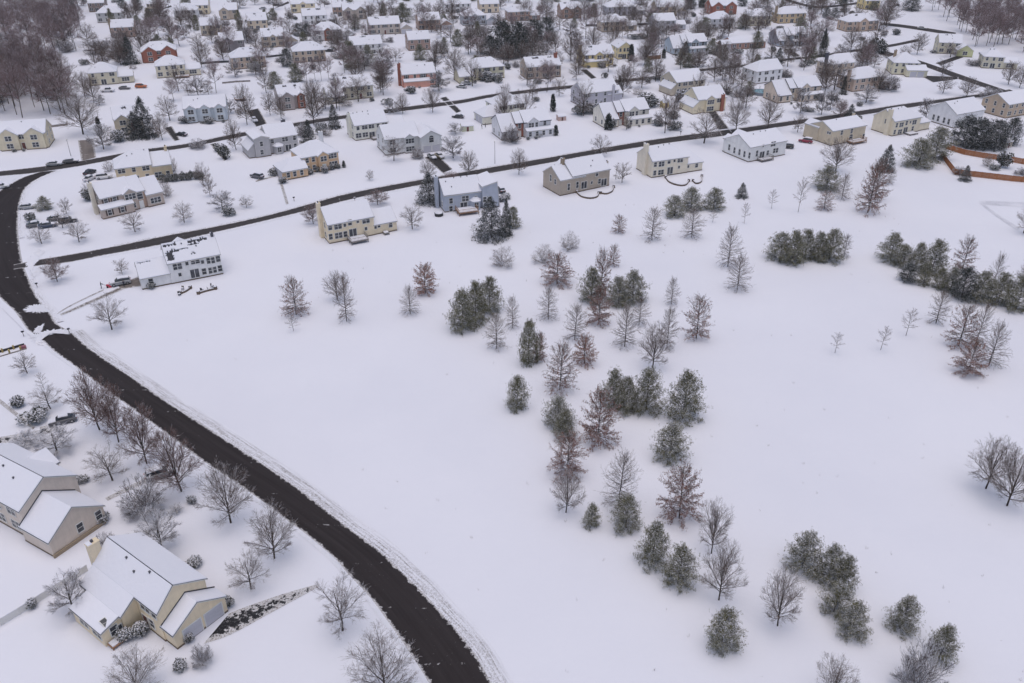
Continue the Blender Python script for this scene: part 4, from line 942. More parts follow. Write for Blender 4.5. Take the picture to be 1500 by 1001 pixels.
def bare_tree(seed, style, twig='twig', tr=0.0012):
    """a leafless crown: 'vase' street maple, 'round' ornamental, 'tall' woodland tree, 'shrub', 'young'"""
    r = np.random.default_rng(seed); trunk, crown = [], []
    # fork height, limbs, limb angles from the vertical, trunk radius, crown ellipsoid (radius, centre, half height)
    fork, nl, (a0, a1), rt, (ER, EZ, EH) = {'vase': (0.14, 17, (6, 72), 0.0155, (0.40, 0.54, 0.47)), 'round': (0.20, 13, (15, 92), 0.017, (0.42, 0.56, 0.45)), 'tall': (0.30, 13, (8, 60), 0.0125, (0.28, 0.64, 0.38)),
         'shrub': (0.0, 17, (6, 74), 0.009, (0.46, 0.42, 0.58)), 'young': (0.25, 15, (25, 70), 0.013, (0.30, 0.58, 0.42))}[style]
    def reach(p, d):
        q = (p - np.array([0, 0, EZ])) / np.array([ER, ER, EH]); e = d / np.array([ER, ER, EH]); A = e @ e; B = q @ e; C = q @ q - 1
        D = B * B - A * C
        return max(0.08, (-B + math.sqrt(D)) / A) if D > 0 else 0.12
    def path(p, d, ln, r0, r1, k, trop, wob, out):
        pts = [p]
        for i in range(k):
            d = nrm(d + np.array([0, 0, trop]) + r.normal(size=3) * wob); q = p + d * ln / k
            out.append((*p, *q, r0 + (r1 - r0) * i / k, r0 + (r1 - r0) * (i + 1) / k)); p = q; pts.append(p)
        return pts
    def sub(pts, ln, rad, lev):
        n = (3, 6, 9)[lev]
        for i in range(n):
            t = 0.10 + (0.78 if lev else 0.88) * (i + r.random()) / n; f = t * (len(pts) - 1); j = min(int(f), len(pts) - 2); p = pts[j] * (1 - f + j) + pts[j + 1] * (f - j)
            dd = nrm(pts[j + 1] - pts[j]); perp = nrm(np.cross(dd, r.normal(size=3))); ang = math.radians(r.uniform(18, 46))
            nd = nrm(dd * math.cos(ang) + perp * math.sin(ang)); l2 = max(0.045, min(ln * 0.60 * (1.15 - 0.6 * t) * r.uniform(0.6, 1.25), reach(p, nd) * r.uniform(.8, 1.15)))
            rr = max(tr, rad * 0.45)
            q = path(p, nd, l2, rr, max(tr * 0.7, rr * 0.4), 2 if lev else 1, 0.07 if style != 'round' else 0.02, 0.08, crown)
            if lev > 0: sub(q, l2, rr, lev - 1)
    lean = nrm(np.array([r.normal() * 0.03, r.normal() * 0.03, 1])); base = np.zeros(3)
    if style != 'shrub':
        q = path(base, lean, 0.93 if style == 'young' else 0.80, rt * 1.25, rt * 0.18, 8, 0.15, 0.035, trunk); sub(q[3 if style != 'tall' else 4:], 0.3, rt * .4, 1)
    for i in range(nl):
        az = 2.39996 * i + r.uniform(-.3, .3); f = (i + .5) / nl; a = math.radians(a1 + (a0 - a1) * f + r.uniform(-6, 6))
        dd = np.array([math.sin(a) * math.cos(az), math.sin(a) * math.sin(az), math.cos(a)])
        h = fork * (0.85 + 0.2 * r.random()) + (0.20 if style in ('vase', 'round') else 0.34) * f
        if style == 'young': h = .25 + .6 * f
        p0 = lean * h if style != 'shrub' else np.array([r.normal() * .05, r.normal() * .05, 0])
        l1 = reach(p0, nrm(dd)) * r.uniform(.82, 1.05)
        sub(path(p0, dd, l1, rt * (.5 - .2 * f), tr * 1.3, 5, 0.03, 0.05, trunk), l1 * 0.8, rt * .36, 2 if style != 'young' else 1)
    z = np.percentile([s[5] for s in crown], 99.6); ww = np.percentile([math.hypot(s[3], s[4]) for s in crown], 96)
    k = np.array([0.5 / ww, 0.5 / ww, 1 / z, 0.5 / ww, 0.5 / ww, 1 / z, 1, 1])
    return [('trunk', tube_mesh('trunk', np.asarray(trunk) * k, M['bark'], 5)), ('crown', tube_mesh('crown', np.asarray(crown) * k, M[twig], 3))]

def pin_oak(seed, leafy=0.0, leaf='leaf', nb=84, tr=0.0016):
    r = np.random.default_rng(seed); trunk, crown = [], []; lv_c, lv_d = [], []
    p = np.zeros(3)
    for i in range(8):
        q = p + np.array([r.normal() * .004, r.normal() * .004, 0.122]); trunk.append((*p, *q, 0.016 * (1 - i / 8) + 0.003, 0.016 * (1 - (i + 1) / 8) + 0.003)); p = q
    az = r.random() * 6; wob = r.uniform(.8, 1.2)
    for i in range(nb):
        t = ((i + r.random()) / nb) ** 1.15; z = 0.12 + 0.74 * t; az += 2.39996 + r.uniform(-.4, .4)
        L = 0.5 * math.sqrt(max(.05, 1 - ((t - .28) / .76) ** 2)) * r.uniform(.66, 1.1)
        el = math.radians(-22 + 82 * t ** 0.9 + r.uniform(-9, 9)); dd = np.array([math.cos(el) * math.cos(az), math.cos(el) * math.sin(az), math.sin(el)])
        p = np.array([0, 0, z]); k = 4; pts = [p]; r0 = 0.0056 * (1 - t) + 0.0024
        for j in range(k):
            dd = nrm(dd + np.array([0, 0, 0.04]) + r.normal(size=3) * 0.07); q = p + dd * L / k
            crown.append((*p, *q, r0 * (1 - .75 * j / k), r0 * (1 - .75 * (j + 1) / k))); p = q; pts.append(p)
        for j in range(11):
            f = 0.22 + 0.78 * (j + r.random()) / 11; g = f * k; a = min(k - 1, int(g)); p = pts[a] * (1 - g + a) + pts[a + 1] * (g - a)
            bd = nrm(pts[a + 1] - pts[a]); pe = nrm(np.cross(bd, r.normal(size=3) * np.array([.5, .5, 1]))); an = math.radians(r.uniform(22, 48)); nd = bd * math.cos(an) + pe * math.sin(an); nd[2] -= 0.05
            l2 = L * 0.30 * (1.2 - f * 0.6) * r.uniform(.5, 1.3) + .012; q = p + nrm(nd) * l2; crown.append((*p, *q, tr * 1.15, tr * .8))
            m_ = p + (q - p) * r.uniform(.3, .8); e = m_ + nrm(nd + r.normal(size=3) * .5) * l2 * .6; crown.append((*m_, *e, tr, tr * .7))
            if r.random() < leafy * (1.7 - 1.6 * t):
                for _ in range(12): lv_c.append(p + (q - p) * r.random() + r.normal(size=3) * .009); lv_d.append(r.normal(size=3) + np.array([0, 0, -.4]))
    out = [('trunk', tube_mesh('trunk', trunk, M['bark'], 5)), ('crown', tube_mesh('crown', crown, M['twig'], 3))]
    if lv_c:
        n = len(lv_c); V, Q = blades(np.array(lv_c), np.array(lv_d), r.uniform(.016, .030, n), r.uniform(.0045, .0085, n), r); out.append(('leaves', mk('leaves', V, [Q], [M[leaf]])))
    return out

def conifer(seed, style='pine', needle='needle', snow=0.42, dens=1.0):
    r = np.random.default_rng(seed); trunk, c, d, sc_, sd_ = [], [], [], [], []
    p = np.zeros(3)
    for i in range(6):
        q = p + np.array([r.normal() * .006, r.normal() * .006, 0.155]); trunk.append((*p, *q, 0.019 * (1 - i / 6) + .003, 0.019 * (1 - (i + 1) / 6) + .003)); p = q
    nw = 17 if style == 'pine' else 22; az = 0; prof = ((0, .80), (.2, 1.0), (.5, .88), (.75, .66), (.92, .44), (1, .22))
    lob = [(r.uniform(0, 6.28), r.uniform(.1, .9), r.uniform(-.22, .16)) for _ in range(7)]            # uneven outline
    for wv in range(nw):
        t = wv / (nw - 1); z = 0.05 + 0.88 * t if style == 'pine' else 0.03 + 0.95 * t
        for b in range(int((8 if style == 'pine' else 7) * (1.1 - 0.45 * t))):
            az += 2.39996 + r.uniform(-.35, .35)
            if style == 'pine':
                f_ = 1 + sum(k_ * max(0, math.cos(az - a_)) * math.exp(-((t - t_) / .2) ** 2) for a_, t_, k_ in lob)
                L = 0.5 * np.interp(t, [q_[0] for q_ in prof], [q_[1] for q_ in prof]) * f_ * r.uniform(.62, 1.2); el = math.radians(-8 + 56 * t + r.uniform(-8, 10))
            else: L = 0.5 * (1 - t) ** 0.85 * r.uniform(.8, 1.08) + .025; el = math.radians(-20 + 40 * t + r.uniform(-6, 6))
            dd = np.array([math.cos(el) * math.cos(az), math.cos(el) * math.sin(az), math.sin(el)]); p0 = np.array([0, 0, z])
            p1 = p0 + dd * L * .55; p2 = p1 + nrm(dd + np.array([0, 0, .22 if style == 'pine' else .1])) * L * .45
            trunk.append((*p0, *p1, .005, .0035)); trunk.append((*p1, *p2, .0035, .0015))
            nt_ = int((22 if style == 'pine' else 18) * dens * (0.35 + L * 1.8))
            for k in range(nt_):
                f = 0.25 + 0.8 * math.sqrt(r.random()); q = p0 + (p1 - p0) * min(1, f / .55) + (p2 - p1) * max(0, (f - .55) / .45)
                q = q + r.normal(size=3) * np.array([1, 1, .7]) * (.020 + .085 * L * f); q[2] = max(.01, q[2])
                o = nrm(dd * .7 + r.normal(size=3) * .5 + np.array([0, 0, .4]))
                for _ in range(8): c.append(q + r.normal(size=3) * .014); d.append(o + r.normal(size=3) * .7)
                for _ in range(r.poisson(snow * 3.0)):
                    sc_.append(q + r.normal(size=3) * .018 + np.array([0, 0, .016])); sd_.append(np.array([dd[0] * .7, dd[1] * .7, .1]) + r.normal(size=3) * np.array([.5, .5, .15]))
    n = len(c); V, Q = blades(np.array(c), np.array(d), r.uniform(.020, .044, n), r.uniform(.0030, .0060, n), r); midx = np.zeros(n, int)
    if sc_:
        # snow caught on the boughs: small near-level pads
        C_, D_ = np.array(sc_), np.array(sd_); D_ /= np.linalg.norm(D_, axis=1)[:, None]; s_ = np.cross(D_, [0, 0, 1.0]); s_ /= np.maximum(np.linalg.norm(s_, axis=1), 1e-6)[:, None]
        l_ = r.uniform(.012, .026, len(C_))[:, None]; w_ = r.uniform(.0035, .0075, len(C_))[:, None]
        V2 = np.stack([C_, C_ + D_ * l_ * .5 + s_ * w_, C_ + D_ * l_, C_ + D_ * l_ * .5 - s_ * w_], 1).reshape(-1, 3)
        Q = np.concatenate([Q, np.arange(len(V2)).reshape(-1, 4) + len(V)]); V = np.concatenate([V, V2]); midx = np.concatenate([midx, np.ones(len(C_), int)])
    kz = 1 / np.percentile(V[:, 2], 99.7); kr = .5 / np.percentile(np.hypot(V[:, 0], V[:, 1]), 97); V = V * np.array([kr, kr, kz]); trunk = np.asarray(trunk) * np.array([kr, kr, kz, kr, kr, kz, 1, 1])
    return [('trunk', tube_mesh('trunk', trunk, M['bark'], 4)), ('foliage', mk('foliage', V, [Q], [M[needle], M['snow_lump']], midx))]

def ball_shrub(seed, needle='needle_ol', snow=0.3, tall=False):
    r = np.random.default_rng(seed); n = 420; c, d = [], []; stem = []
    lob = [(r.normal(size=3) * np.array([.2, .2, .12]) + np.array([0, 0, .5]), r.uniform(.3, .44)) for _ in range(5)] if not tall else [(np.array([0, 0, z]), .16 + .34 * (1 - z) * .9) for z in (.2, .4, .6, .8)]
    for i in range(n):
        b, R_ = lob[r.integers(len(lob))]; u = nrm(r.normal(size=3)); q = b + u * R_ * r.uniform(.55, 1.0) * np.array([1, 1, .95]); q[2] = max(.02, q[2])
        for _ in range(4): c.append(q); d.append(u + r.normal(size=3) * .7)
    m_ = len(c); V, Q = blades(np.array(c), np.array(d), r.uniform(.09, .17, m_), r.uniform(.016, .032, m_), r); mi = np.zeros(m_, int)
    sc_ = []
    for i in range(int(n * snow)):
        b, R_ = lob[r.integers(len(lob))]; u = nrm(r.normal(size=3) + np.array([0, 0, 1.1])); sc_.append(b + u * R_ * r.uniform(.9, 1.06))
    C_ = np.array(sc_); D_ = r.normal(size=C_.shape) * np.array([1, 1, .3]); V2, Q2 = blades(C_, D_, r.uniform(.07, .15, len(C_)), r.uniform(.03, .06, len(C_)), r)
    # lay the snow pads near-level
    V2[:, 2] = np.repeat(C_[:, 2], 4) + (V2[:, 2] - np.repeat(C_[:, 2], 4)) * .4
    Q = np.concatenate([Q, Q2 + len(V)]); V = np.concatenate([V, V2]); mi = np.concatenate([mi, np.ones(len(Q2), int)])
    for k in range(5): a = k * 1.256; stem.append((0, 0, 0, .18 * math.cos(a), .18 * math.sin(a), .5, .03, .012))
    return [('stem', tube_mesh('stem', stem, M['bark'], 4)), ('foliage', mk('foliage', V, [Q], [M[needle], M['snow_lump']], mi))]

PROTO = {
 'PO': [pin_oak(s_) for s_ in (1, 2, 3)], 'PL': [pin_oak(s_, 0.30, 'leaf_tan') for s_ in (4, 5, 6)], 'PR': [pin_oak(s_, 0.95, 'leaf') for s_ in (7, 8)], 'PP': [pin_oak(s_, 0.75, 'leaf_tan') for s_ in (9, 10)],
 'VT': [bare_tree(s_, 'vase') for s_ in (11, 12, 13)], 'VR': [bare_tree(s_, 'vase', 'twig_red', 0.0016) for s_ in (14, 15, 16)], 'RT': [bare_tree(s_, 'round') for s_ in (17, 18, 19)],
 'RS': [bare_tree(s_, 'round', 'twig_snowy', 0.0026) for s_ in (20, 21)], 'FT': [bare_tree(s_, 'tall', 'twig_mauve', 0.0013) for s_ in (22, 23, 24, 25)], 'SH': [bare_tree(s_, 'shrub') for s_ in (26, 27)],
 'SS': [bare_tree(s_, 'shrub', 'twig_snowy', 0.0032) for s_ in (28, 29)], 'YT': [bare_tree(s_, 'young', tr=0.0024) for s_ in (30, 31)],
 'WP': [conifer(s_) for s_ in (32, 33, 34, 35)], 'DP': [conifer(s_, needle='needle_dk', snow=.10) for s_ in (36, 37)], 'SP': [conifer(s_, 'spruce', 'needle_dk', .20) for s_ in (38, 39)], 'SB': [conifer(s_, 'spruce', 'needle_dk', .42) for s_ in (40,)],
 'ES': [ball_shrub(s_) for s_ in (41, 42, 43)], 'EW': [ball_shrub(s_, snow=.75) for s_ in (44, 45)], 'AV': [ball_shrub(46, 'needle_dk', .10, True)],
}
NAMES = {'PO': 'pin_oak', 'PL': 'pin_oak', 'PR': 'pin_oak', 'PP': 'pin_oak', 'VT': 'bare_tree', 'VR': 'street_maple', 'RT': 'bare_tree', 'RS': 'bare_tree', 'FT': 'woodland_tree', 'SH': 'bare_shrub', 'SS': 'bare_shrub', 'YT': 'young_tree',
         'WP': 'pine_tree', 'DP': 'pine_tree', 'SP': 'spruce_tree', 'SB': 'spruce_tree', 'ES': 'evergreen_shrub', 'EW': 'evergreen_shrub', 'AV': 'arborvitae'}
DESC = {'PO': 'bare pin oak', 'PL': 'pin oak with a few rosy leaves', 'PR': 'pin oak full of rusty leaves', 'PP': 'pin oak with dense pinkish leaves', 'VT': 'leafless upswept tree',
        'VR': 'leafless reddish-twigged maple', 'RT': 'leafless round-crowned tree', 'RS': 'snow-laden leafless tree', 'FT': 'tall bare woodland tree', 'SH': 'leafless many-stemmed shrub', 'SS': 'snow-laden leafless shrub', 'YT': 'slender young bare tree',
        'WP': 'snow-dusted grey green pine', 'DP': 'dark green pine', 'SP': 'dark spruce', 'SB': 'snow-laden spruce', 'ES': 'evergreen shrub', 'EW': 'snow-capped evergreen shrub', 'AV': 'narrow dark arborvitae'}
REG = {}
def rank_labels():
    """where a few look-alikes share a place, tell them apart by height"""
    ords = ['', 'second ', 'third ', 'fourth ', 'fifth ', 'sixth ', 'seventh ', 'eighth ']
    for lab, v in REG.items():
        n = len(v)
        if not 2 <= n <= 9: continue
        v.sort(key=lambda q: -q[0])
        for i, (h, o) in enumerate(v):
            if n == 2: wd = ('taller ', 'shorter ')[i]
            elif i == n - 1: wd = 'shortest '
            else: wd = ords[i] + 'tallest '
            o['label'] = wd + lab
_cnt = {}; _rt = random.Random(77)
def tree(kind, x, y, yt, wpx, where, lean=None):
    if kind in ('WP', 'DP', 'SP', 'SB', 'ES', 'EW', 'AV'):          # foliage to the ground: the pixel is its near rim, the stem stands behind it
        y -= 0.5 * wpx * (0.62 if kind in ('WP', 'DP', 'ES', 'EW') else 0.4) * math.sin(PITCH + math.atan((y - 500.5) / F)); y = max(y, yt + 4)
    p = gp(x, y); h = max(0.4, top_z(p, yt)); wm = wpx * depth(p) / F * (1.0)
    k = _cnt.get(kind, 0); _cnt[kind] = k + 1; pr = PROTO[kind][k % len(PROTO[kind])]
    shr = kind in ('SH', 'SS', 'ES', 'EW', 'AV')
    lab = DESC[kind] + ' ' + where
    o = empty(NAMES[kind], p, _rt.uniform(0, 6.28), (wm, wm, h)); o.rotation_euler[0] = _rt.gauss(0, .015); o.rotation_euler[1] = _rt.gauss(0, .015)
    tag(o, lab, 'shrub' if shr else 'tree', lab)
    REG.setdefault(lab, []).append((h, o))
    for nm, me in pr: part(nm, me, o)
    return o
def trees(where, rows):
    for r_ in rows: tree(r_[0], *r_[1:5], where)
trees('in the field behind the cream deck house', [('PL',434,461,407,46),('VT',494,440,398,38),('PO',508,471,402,32),('YT',430,485,462,22)])
trees('in the lone pair near the pine trio', [('PO',601,460,420,32),('PR',623,430,388,40)])
trees('in the pine trio at the field grove edge', [('WP',678,490,425,48),('WP',697,479,413,42),('WP',717,462,406,44)])
trees('at the grove edge nearest the houses', [('SH',736,390,361,38),('SH',796,386,357,36),('SH',834,366,340,30),('PP',816,416,372,50),('PL',898,390,359,22),('PL',906,341,315,24)])
trees('beside the pine trio', [('PO',727,511,460,38),('PO',751,481,434,24)])
trees('in the middle of the field grove', [('PO',803,468,422,34),('PO',842,498,447,40),('WP',774,539,469,36),('PP',790,528,487,24),('PL',820,572,501,52),('PR',856,533,492,38)])
trees('in the clump of rusty oaks and pines', [('PL',880,436,366,36),('WP',866,448,393,42),('WP',906,452,406,40),('WP',927,447,397,46),('PP',877,475,420,40),('PO',936,476,434,30)])
trees('at the grove edge facing the pine hedge', [('PO',915,508,449,40),('VT',956,539,473,52),('PO',977,510,451,34),('PO',983,446,407,24),('PL',1020,496,432,44)])
trees('standing alone between grove and main road', [('WP',757,606,552,36)])
trees('in the horseshoe pine group', [('WP',817,632,582,48),('WP',826,648,600,34),('WP',899,603,542,44),('WP',917,609,552,42),('WP',946,611,540,54),('WP',1000,624,546,58),('WP',980,683,620,56)])
trees('among the horseshoe pine group', [('PP',830,696,634,58),('PP',876,650,570,60),('VT',829,751,692,52),('PO',906,741,664,58),('PP',995,759,684,66)])
trees('in the string of pines past the horseshoe group', [('WP',917,784,726,50),('WP',866,777,738,28),('WP',955,836,766,52),('WP',993,868,800,58),('WP',1056,962,893,56)])
trees('in the pair beside the string of pines', [('VT',1042,811,733,50),('VT',1053,879,794,66)])
trees('beside the curved pine row', [('VT',1139,917,836,64)])
trees('in the curved pine row', [('WP',1176,845,782,60),('WP',1212,862,801,50),('WP',1233,872,815,42),('WP',1221,908,856,50),('WP',1246,941,884,50)])
trees('standing alone near the curved pine row', [('WP',1318,932,874,48)])
trees('in the thicket past the curved pine row', [('WP',1375,977,917,48),('SS',1342,1012,952,74),('VT',1216,1030,966,62)])
trees('in the big bare pair out in the open snow', [('VT',1444,716,641,68),('VT',1475,741,654,74)])
trees('behind the pale cream chimney house', [('PO',955,352,305,36),('PO',1013,348,305,38),('WP',988,321,287,36),('WP',1012,311,275,38),('WP',1045,310,276,36),('YT',1044,326,308,15),('SP',1086,291,268,20)])
trees('in the sapling line behind the white tall-window house', [('YT',1090,328,296,15),('YT',1130,306,277,17),('YT',1169,311,258,22)])
trees('in the cluster behind the red deck house', [('VT',1224,252,200,48),('WP',1210,282,243,46),('PL',1207,307,279,30),('PO',1233,292,256,26)])
trees('in the cluster beside the big pine', [('SP',1296,252,213,30),('PL',1281,292,232,34),('PL',1271,312,240,44),('PO',1302,270,246,18)])
trees('by the orange wooden fence', [('WP',1345,249,204,50),('WP',1368,238,186,50),('SB',1413,266,243,20),('EW',1466,247,222,20),('ES',1457,250,240,12),('SH',1446,244,226,18),('SS',1404,256,244,18),('SS',1494,256,246,20)])
trees('in the dark clump behind the orange fence', [('DP',1410,220,170,52),('DP',1432,222,174,48),('DP',1456,222,176,46),('DP',1478,214,172,34)])
trees('next to the trodden path', [('RT',1499,342,306,34)])
trees('in the pair near the pine hedge', [('PO',1066,391,332,38),('PO',1080,425,374,40)])
trees('in the straight pine hedge', [('WP',1142,386,341,44),('WP',1160,391,338,38),('WP',1179,384,336,36),('WP',1198,385,340,34),('WP',1214,387,336,42)])
trees('at the end of the pine hedge', [('PO',1236,376,344,20)])
trees('in the long mixed pine row', [('WP',1304,388,342,46),('WP',1322,395,360,34),('DP',1328,416,386,32),('WP',1341,398,356,30),('WP',1364,406,352,42),('WP',1352,421,384,26),('WP',1374,426,392,24),('DP',1408,443,392,44),('WP',1392,430,392,30),('WP',1434,446,398,44),('WP',1461,450,400,42),('WP',1488,460,404,44)])
trees('rising from the long pine row', [('PL',1408,400,348,36),('PO',1452,425,372,24),('PO',1496,420,378,26)])
trees('in the line of saplings across the field', [('YT',1223,517,487,22),('YT',1290,513,477,24),('YT',1327,492,451,26),('PO',1371,474,426,34)])
trees('in the oak cluster near the long pine row', [('PL',1404,507,447,52),('PO',1428,508,444,30),('PP',1417,548,498,50),('PO',1448,536,474,46)])

trees('in the row along the main road', [('VR',146,630,540,66),('VR',174,648,566,56),('VR',215,679,594,64),('VR',266,720,630,78),('VT',338,766,682,82),('VT',402,818,742,74)])
trees('by the black slushy driveway', [('RT',502,924,852,82),('VT',565,1022,938,106),('RT',368,863,808,64)])
trees('in the yards beside the main road', [('RT',40,547,518,38),('YT',65,571,545,18),('RT',74,599,565,48),('RS',84,664,630,64),('RT',165,704,656,68),('SS',212,750,704,72),('RS',237,806,750,66)])
trees('around the beige stepped-gable house', [('ES',56,620,600,32),('EW',28,598,580,20),('ES',118,708,696,20),('EW',152,768,752,20),('SS',160,803,781,30),('ES',185,802,790,18),('SS',40,650,636,50)])
trees('around the cream garage house', [('EW',288,832,816,22),('RS',108,896,842,66),('EW',188,942,922,22),('EW',209,936,914,24),('EW',276,945,930,14),('ES',337,892,876,14),('SS',297,972,948,34),('ES',264,988,972,20),('VT',205,1018,960,96),('EW',280,740,728,14),('RS',259,752,740,22),('EW',48,892,878,16)])
trees('near the road junction', [('RT',164,483,436,54),('VR',84,413,380,38),('RT',179,402,380,24),('RT',61,357,333,34),('RT',116,355,324,36),('RT',198,340,309,38),('RT',270,326,297,36),('WP',66,310,288,26),('RT',98,314,290,20),('ES',46,325,310,12),('RT',92,334,310,28),('ES',224,424,414,10)])
trees('around the brick-fronted house at the bend', [('SH',244,288,262,22),('ES',134,294,276,20),('SH',128,286,268,14),('SH',160,252,234,16),('SH',254,252,228,16),('RT',298,272,238,26),('RT',308,288,257,22),('RS',326,308,280,38),('ES',337,317,302,16),('RT',361,304,287,24)])
trees('in the hedge beside the beige house', [('ES',238 + 7 * i, 268 - 0.6 * i, 256 - 0.8 * i, 10) for i in range(9)])
trees('around the orange tan house', [('RT',542,264,249,15),('EW',455,256,247,11),('ES',465,253,243,11),('EW',476,254,243,12),('EW',486,250,240,12),('ES',496,247,239,9),('AV',504,246,236,7),('ES',402,258,246,12),('EW',414,270,260,12),('VT',346,220,175,28),('ES',328,234,214,14),('ES',322,224,212,16)])
trees('by the middle street behind the grey house', [('SP',453,211,176,26),('SP',490,189,153,22),('VT',460,184,118,36),('SS',290,217,204,28),('SS',446,200,180,24)])
trees('around the yellow cream deck house', [('VR',459,328,300,30),('VR',553,300,277,36),('RT',604,336,301,36)])
trees('around the light grey garage house', [('RT',577,236,200,36),('RS',664,232,199,40),('VT',628,264,232,26),('VT',687,258,221,28),('SS',612,232,216,22)])
trees('around the blue grey house', [('SB',630,300,254,44),('SB',720,353,290,54),('SB',741,346,293,22),('WP',752,336,303,24),('YT',694,344,327,14),('ES',742,292,284,14),('EW',734,296,286,14),('VR',660,268,252,26)])
trees('along the near street', [('VT',760,256,218,28),('RT',879,228,198,34),('RT',911,268,237,28),('RT',1031,210,160,54),('VT',1078,193,140,38),('VT',1124,191,137,36),('RT',1168,194,165,24),('RT',1187,192,176,15),('SP',1245,175,153,20),('VR',1230,172,148,28),('RS',1356,173,144,30),('RS',1372,176,154,24)])
trees('around the white brick-entry house', [('SS',748,209,184,32),('RS',667,196,180,26),('AV',814,199,184,10),('ES',790,201,194,9),('ES',778,202,195,9)])
trees('around the cream three-slab house', [('AV',890,191,167,14),('EW',897,189,174,12),('ES',987,192,177,17),('RT',918,190,165,20),('RS',965,184,165,18),('AV',810,164,139,11),('SP',907,141,111,12),('ES',846,169,156,16),('ES',856,168,152,18),('ES',868,167,150,20),('ES',879,166,150,14),('ES',955,159,138,28),('EW',998,150,131,24),('ES',935,181,173,9)])
trees('around the round pool', [('RS',1172,166,129,30),('RS',1216,160,131,22),('SP',1235,139,111,12),('ES',1194,148,136,13),('EW',1156,146,138,10),('SS',1082,142,128,26),('ES',1066,140,128,16),('SS',1092,140,126,22)])
trees('on the lane by the bend', [('VT',122,197,134,64),('RS',152,219,183,42),('SB',214,203,143,40),('SB',200,204,164,34),('VT',238,205,164,26),('RT',249,177,139,36),('EW',176,209,190,22),('AV',147,196,172,10),('ES',30,217,195,12),('EW',46,217,205,16),('EW',60,217,207,14),('EW',272,182,170,22),('EW',308,182,172,14)])
trees('between the middle street and the far row', [('VT',362,183,123,34),('VT',396,169,133,24),('VT',412,175,137,24),('VT',466,168,116,36),('RS',338,165,145,22),('RT',276,140,119,20),('RT',306,140,118,20),('VT',634,165,127,28),('VT',590,167,136,22),('RS',576,166,148,26),('VT',665,117,69,38),('VT',638,105,60,30),('RS',564,118,79,38),('RT',558,136,104,20),('RT',525,149,110,38),('EW',601,138,126,14),('ES',570,154,144,14),('ES',638,118,104,12),('ES',644,124,114,10),('EW',712,120,104,22),('EW',724,120,108,18),('ES',730,122,112,10),('ES',744,102,92,9),('RT',704,90,62,18),('RT',772,125,92,30)])
trees('in the thin row of trunks', [('FT',438,119,84,16),('FT',450,121,84,18),('FT',462,119,84,18),('FT',471,119,84,16),('FT',482,117,82,18),('FT',505,107,62,24),('FT',515,107,66,24),('FT',526,106,66,24)])
trees('in the large dark evergreen clump', [('DP',735,86,30,44),('DP',760,85,32,42),('DP',782,72,28,40),('DP',718,82,52,34),('DP',800,62,25,36),('DP',748,88,52,40)])
trees('around the dark evergreen clump', [('VT',706,78,38,34),('VT',686,80,38,26),('RT',690,58,32,24),('RT',790,86,60,34),('WP',590,35,4,30),('RT',558,24,0,30),('WP',515,102,60,32),('WP',540,98,66,26),('RT',560,92,66,30),('RT',580,90,70,26)])
trees('around the yellow porch house', [('FT',858,57,8,28),('FT',870,57,4,30),('RT',898,78,36,32),('VT',836,90,40,32),('VT',946,96,54,30),('RT',844,117,89,26),('RT',806,121,91,28),('RT',780,144,116,24),('RT',819,141,113,24),('VT',918,128,94,26),('VT',940,129,99,32),('VT',966,118,94,28),('SP',1003,88,61,20),('ES',882,100,90,10),('AV',924,90,66,12),('AV',972,86,72,8),('SS',960,50,28,36),('RT',975,58,30,30),('ES',930,58,50,14),('ES',944,58,49,14),('ES',958,58,50,14)])
trees('around the slate blue house', [('WP',1031,54,26,26),('VT',1022,106,74,24),('VT',1046,120,80,28),('VT',1074,124,78,30),('RT',1086,130,100,34),('SP',1052,82,60,14),('WP',1042,80,56,22),('RT',1060,98,72,26),('RT',1098,110,84,24)])
trees('around the low brick house', [('SP',1140,93,70,18),('VT',1156,86,58,24),('WP',1108,72,46,20),('WP',1088,43,20,26),('WP',1172,42,24,20),('RT',1130,90,68,22),('ES',1126,92,84,12)])
trees('by the corner of the near and side street', [('VT',1188,80,38,28),('SP',1204,84,42,16),('VT',1246,74,38,32),('RT',1266,101,74,24),('RT',1280,99,77,22),('VT',1222,132,88,50),('RT',1208,112,86,30),('ES',1290,80,56,24),('VT',1343,80,47,26),('SS',1302,133,110,30),('ES',1293,132,118,12),('RT',1380,110,86,24),('RT',1381,137,110,28),('VT',1416,142,113,30),('VT',1477,124,89,28),('VT',1493,129,94,26),('RT',1392,84,62,32),('SS',1450,144,128,34),('SS',1425,96,86,22),('ES',1366,78,74,8),('SH',1326,80,66,18),('EW',1312,52,42,12)])
trees('by the back street', [('VT',1298,38,-6,42),('DP',1335,17,-4,30),('DP',1210,27,11,16),('DP',1222,27,11,15),('DP',1235,19,-2,14),('DP',1012,14,-6,20),('DP',1028,12,-6,14),('DP',1088,10,-8,16),('RT',1000,40,14,26),('RT',1030,26,8,20),('DP',180,18,-4,16),('DP',203,16,-4,16)])
trees('around the red brick house by the wood', [('SP',192,95,54,26),('RS',140,78,58,44),('RS',160,76,56,40),('RT',176,82,48,34),('FT',216,62,28,38),('FT',232,52,22,28),('FT',248,60,22,28),('FT',263,68,36,30),('VT',124,141,104,28),('VT',138,149,108,28),('RT',280,46,25,18),('RT',303,88,61,18),('RS',146,154,138,20)])
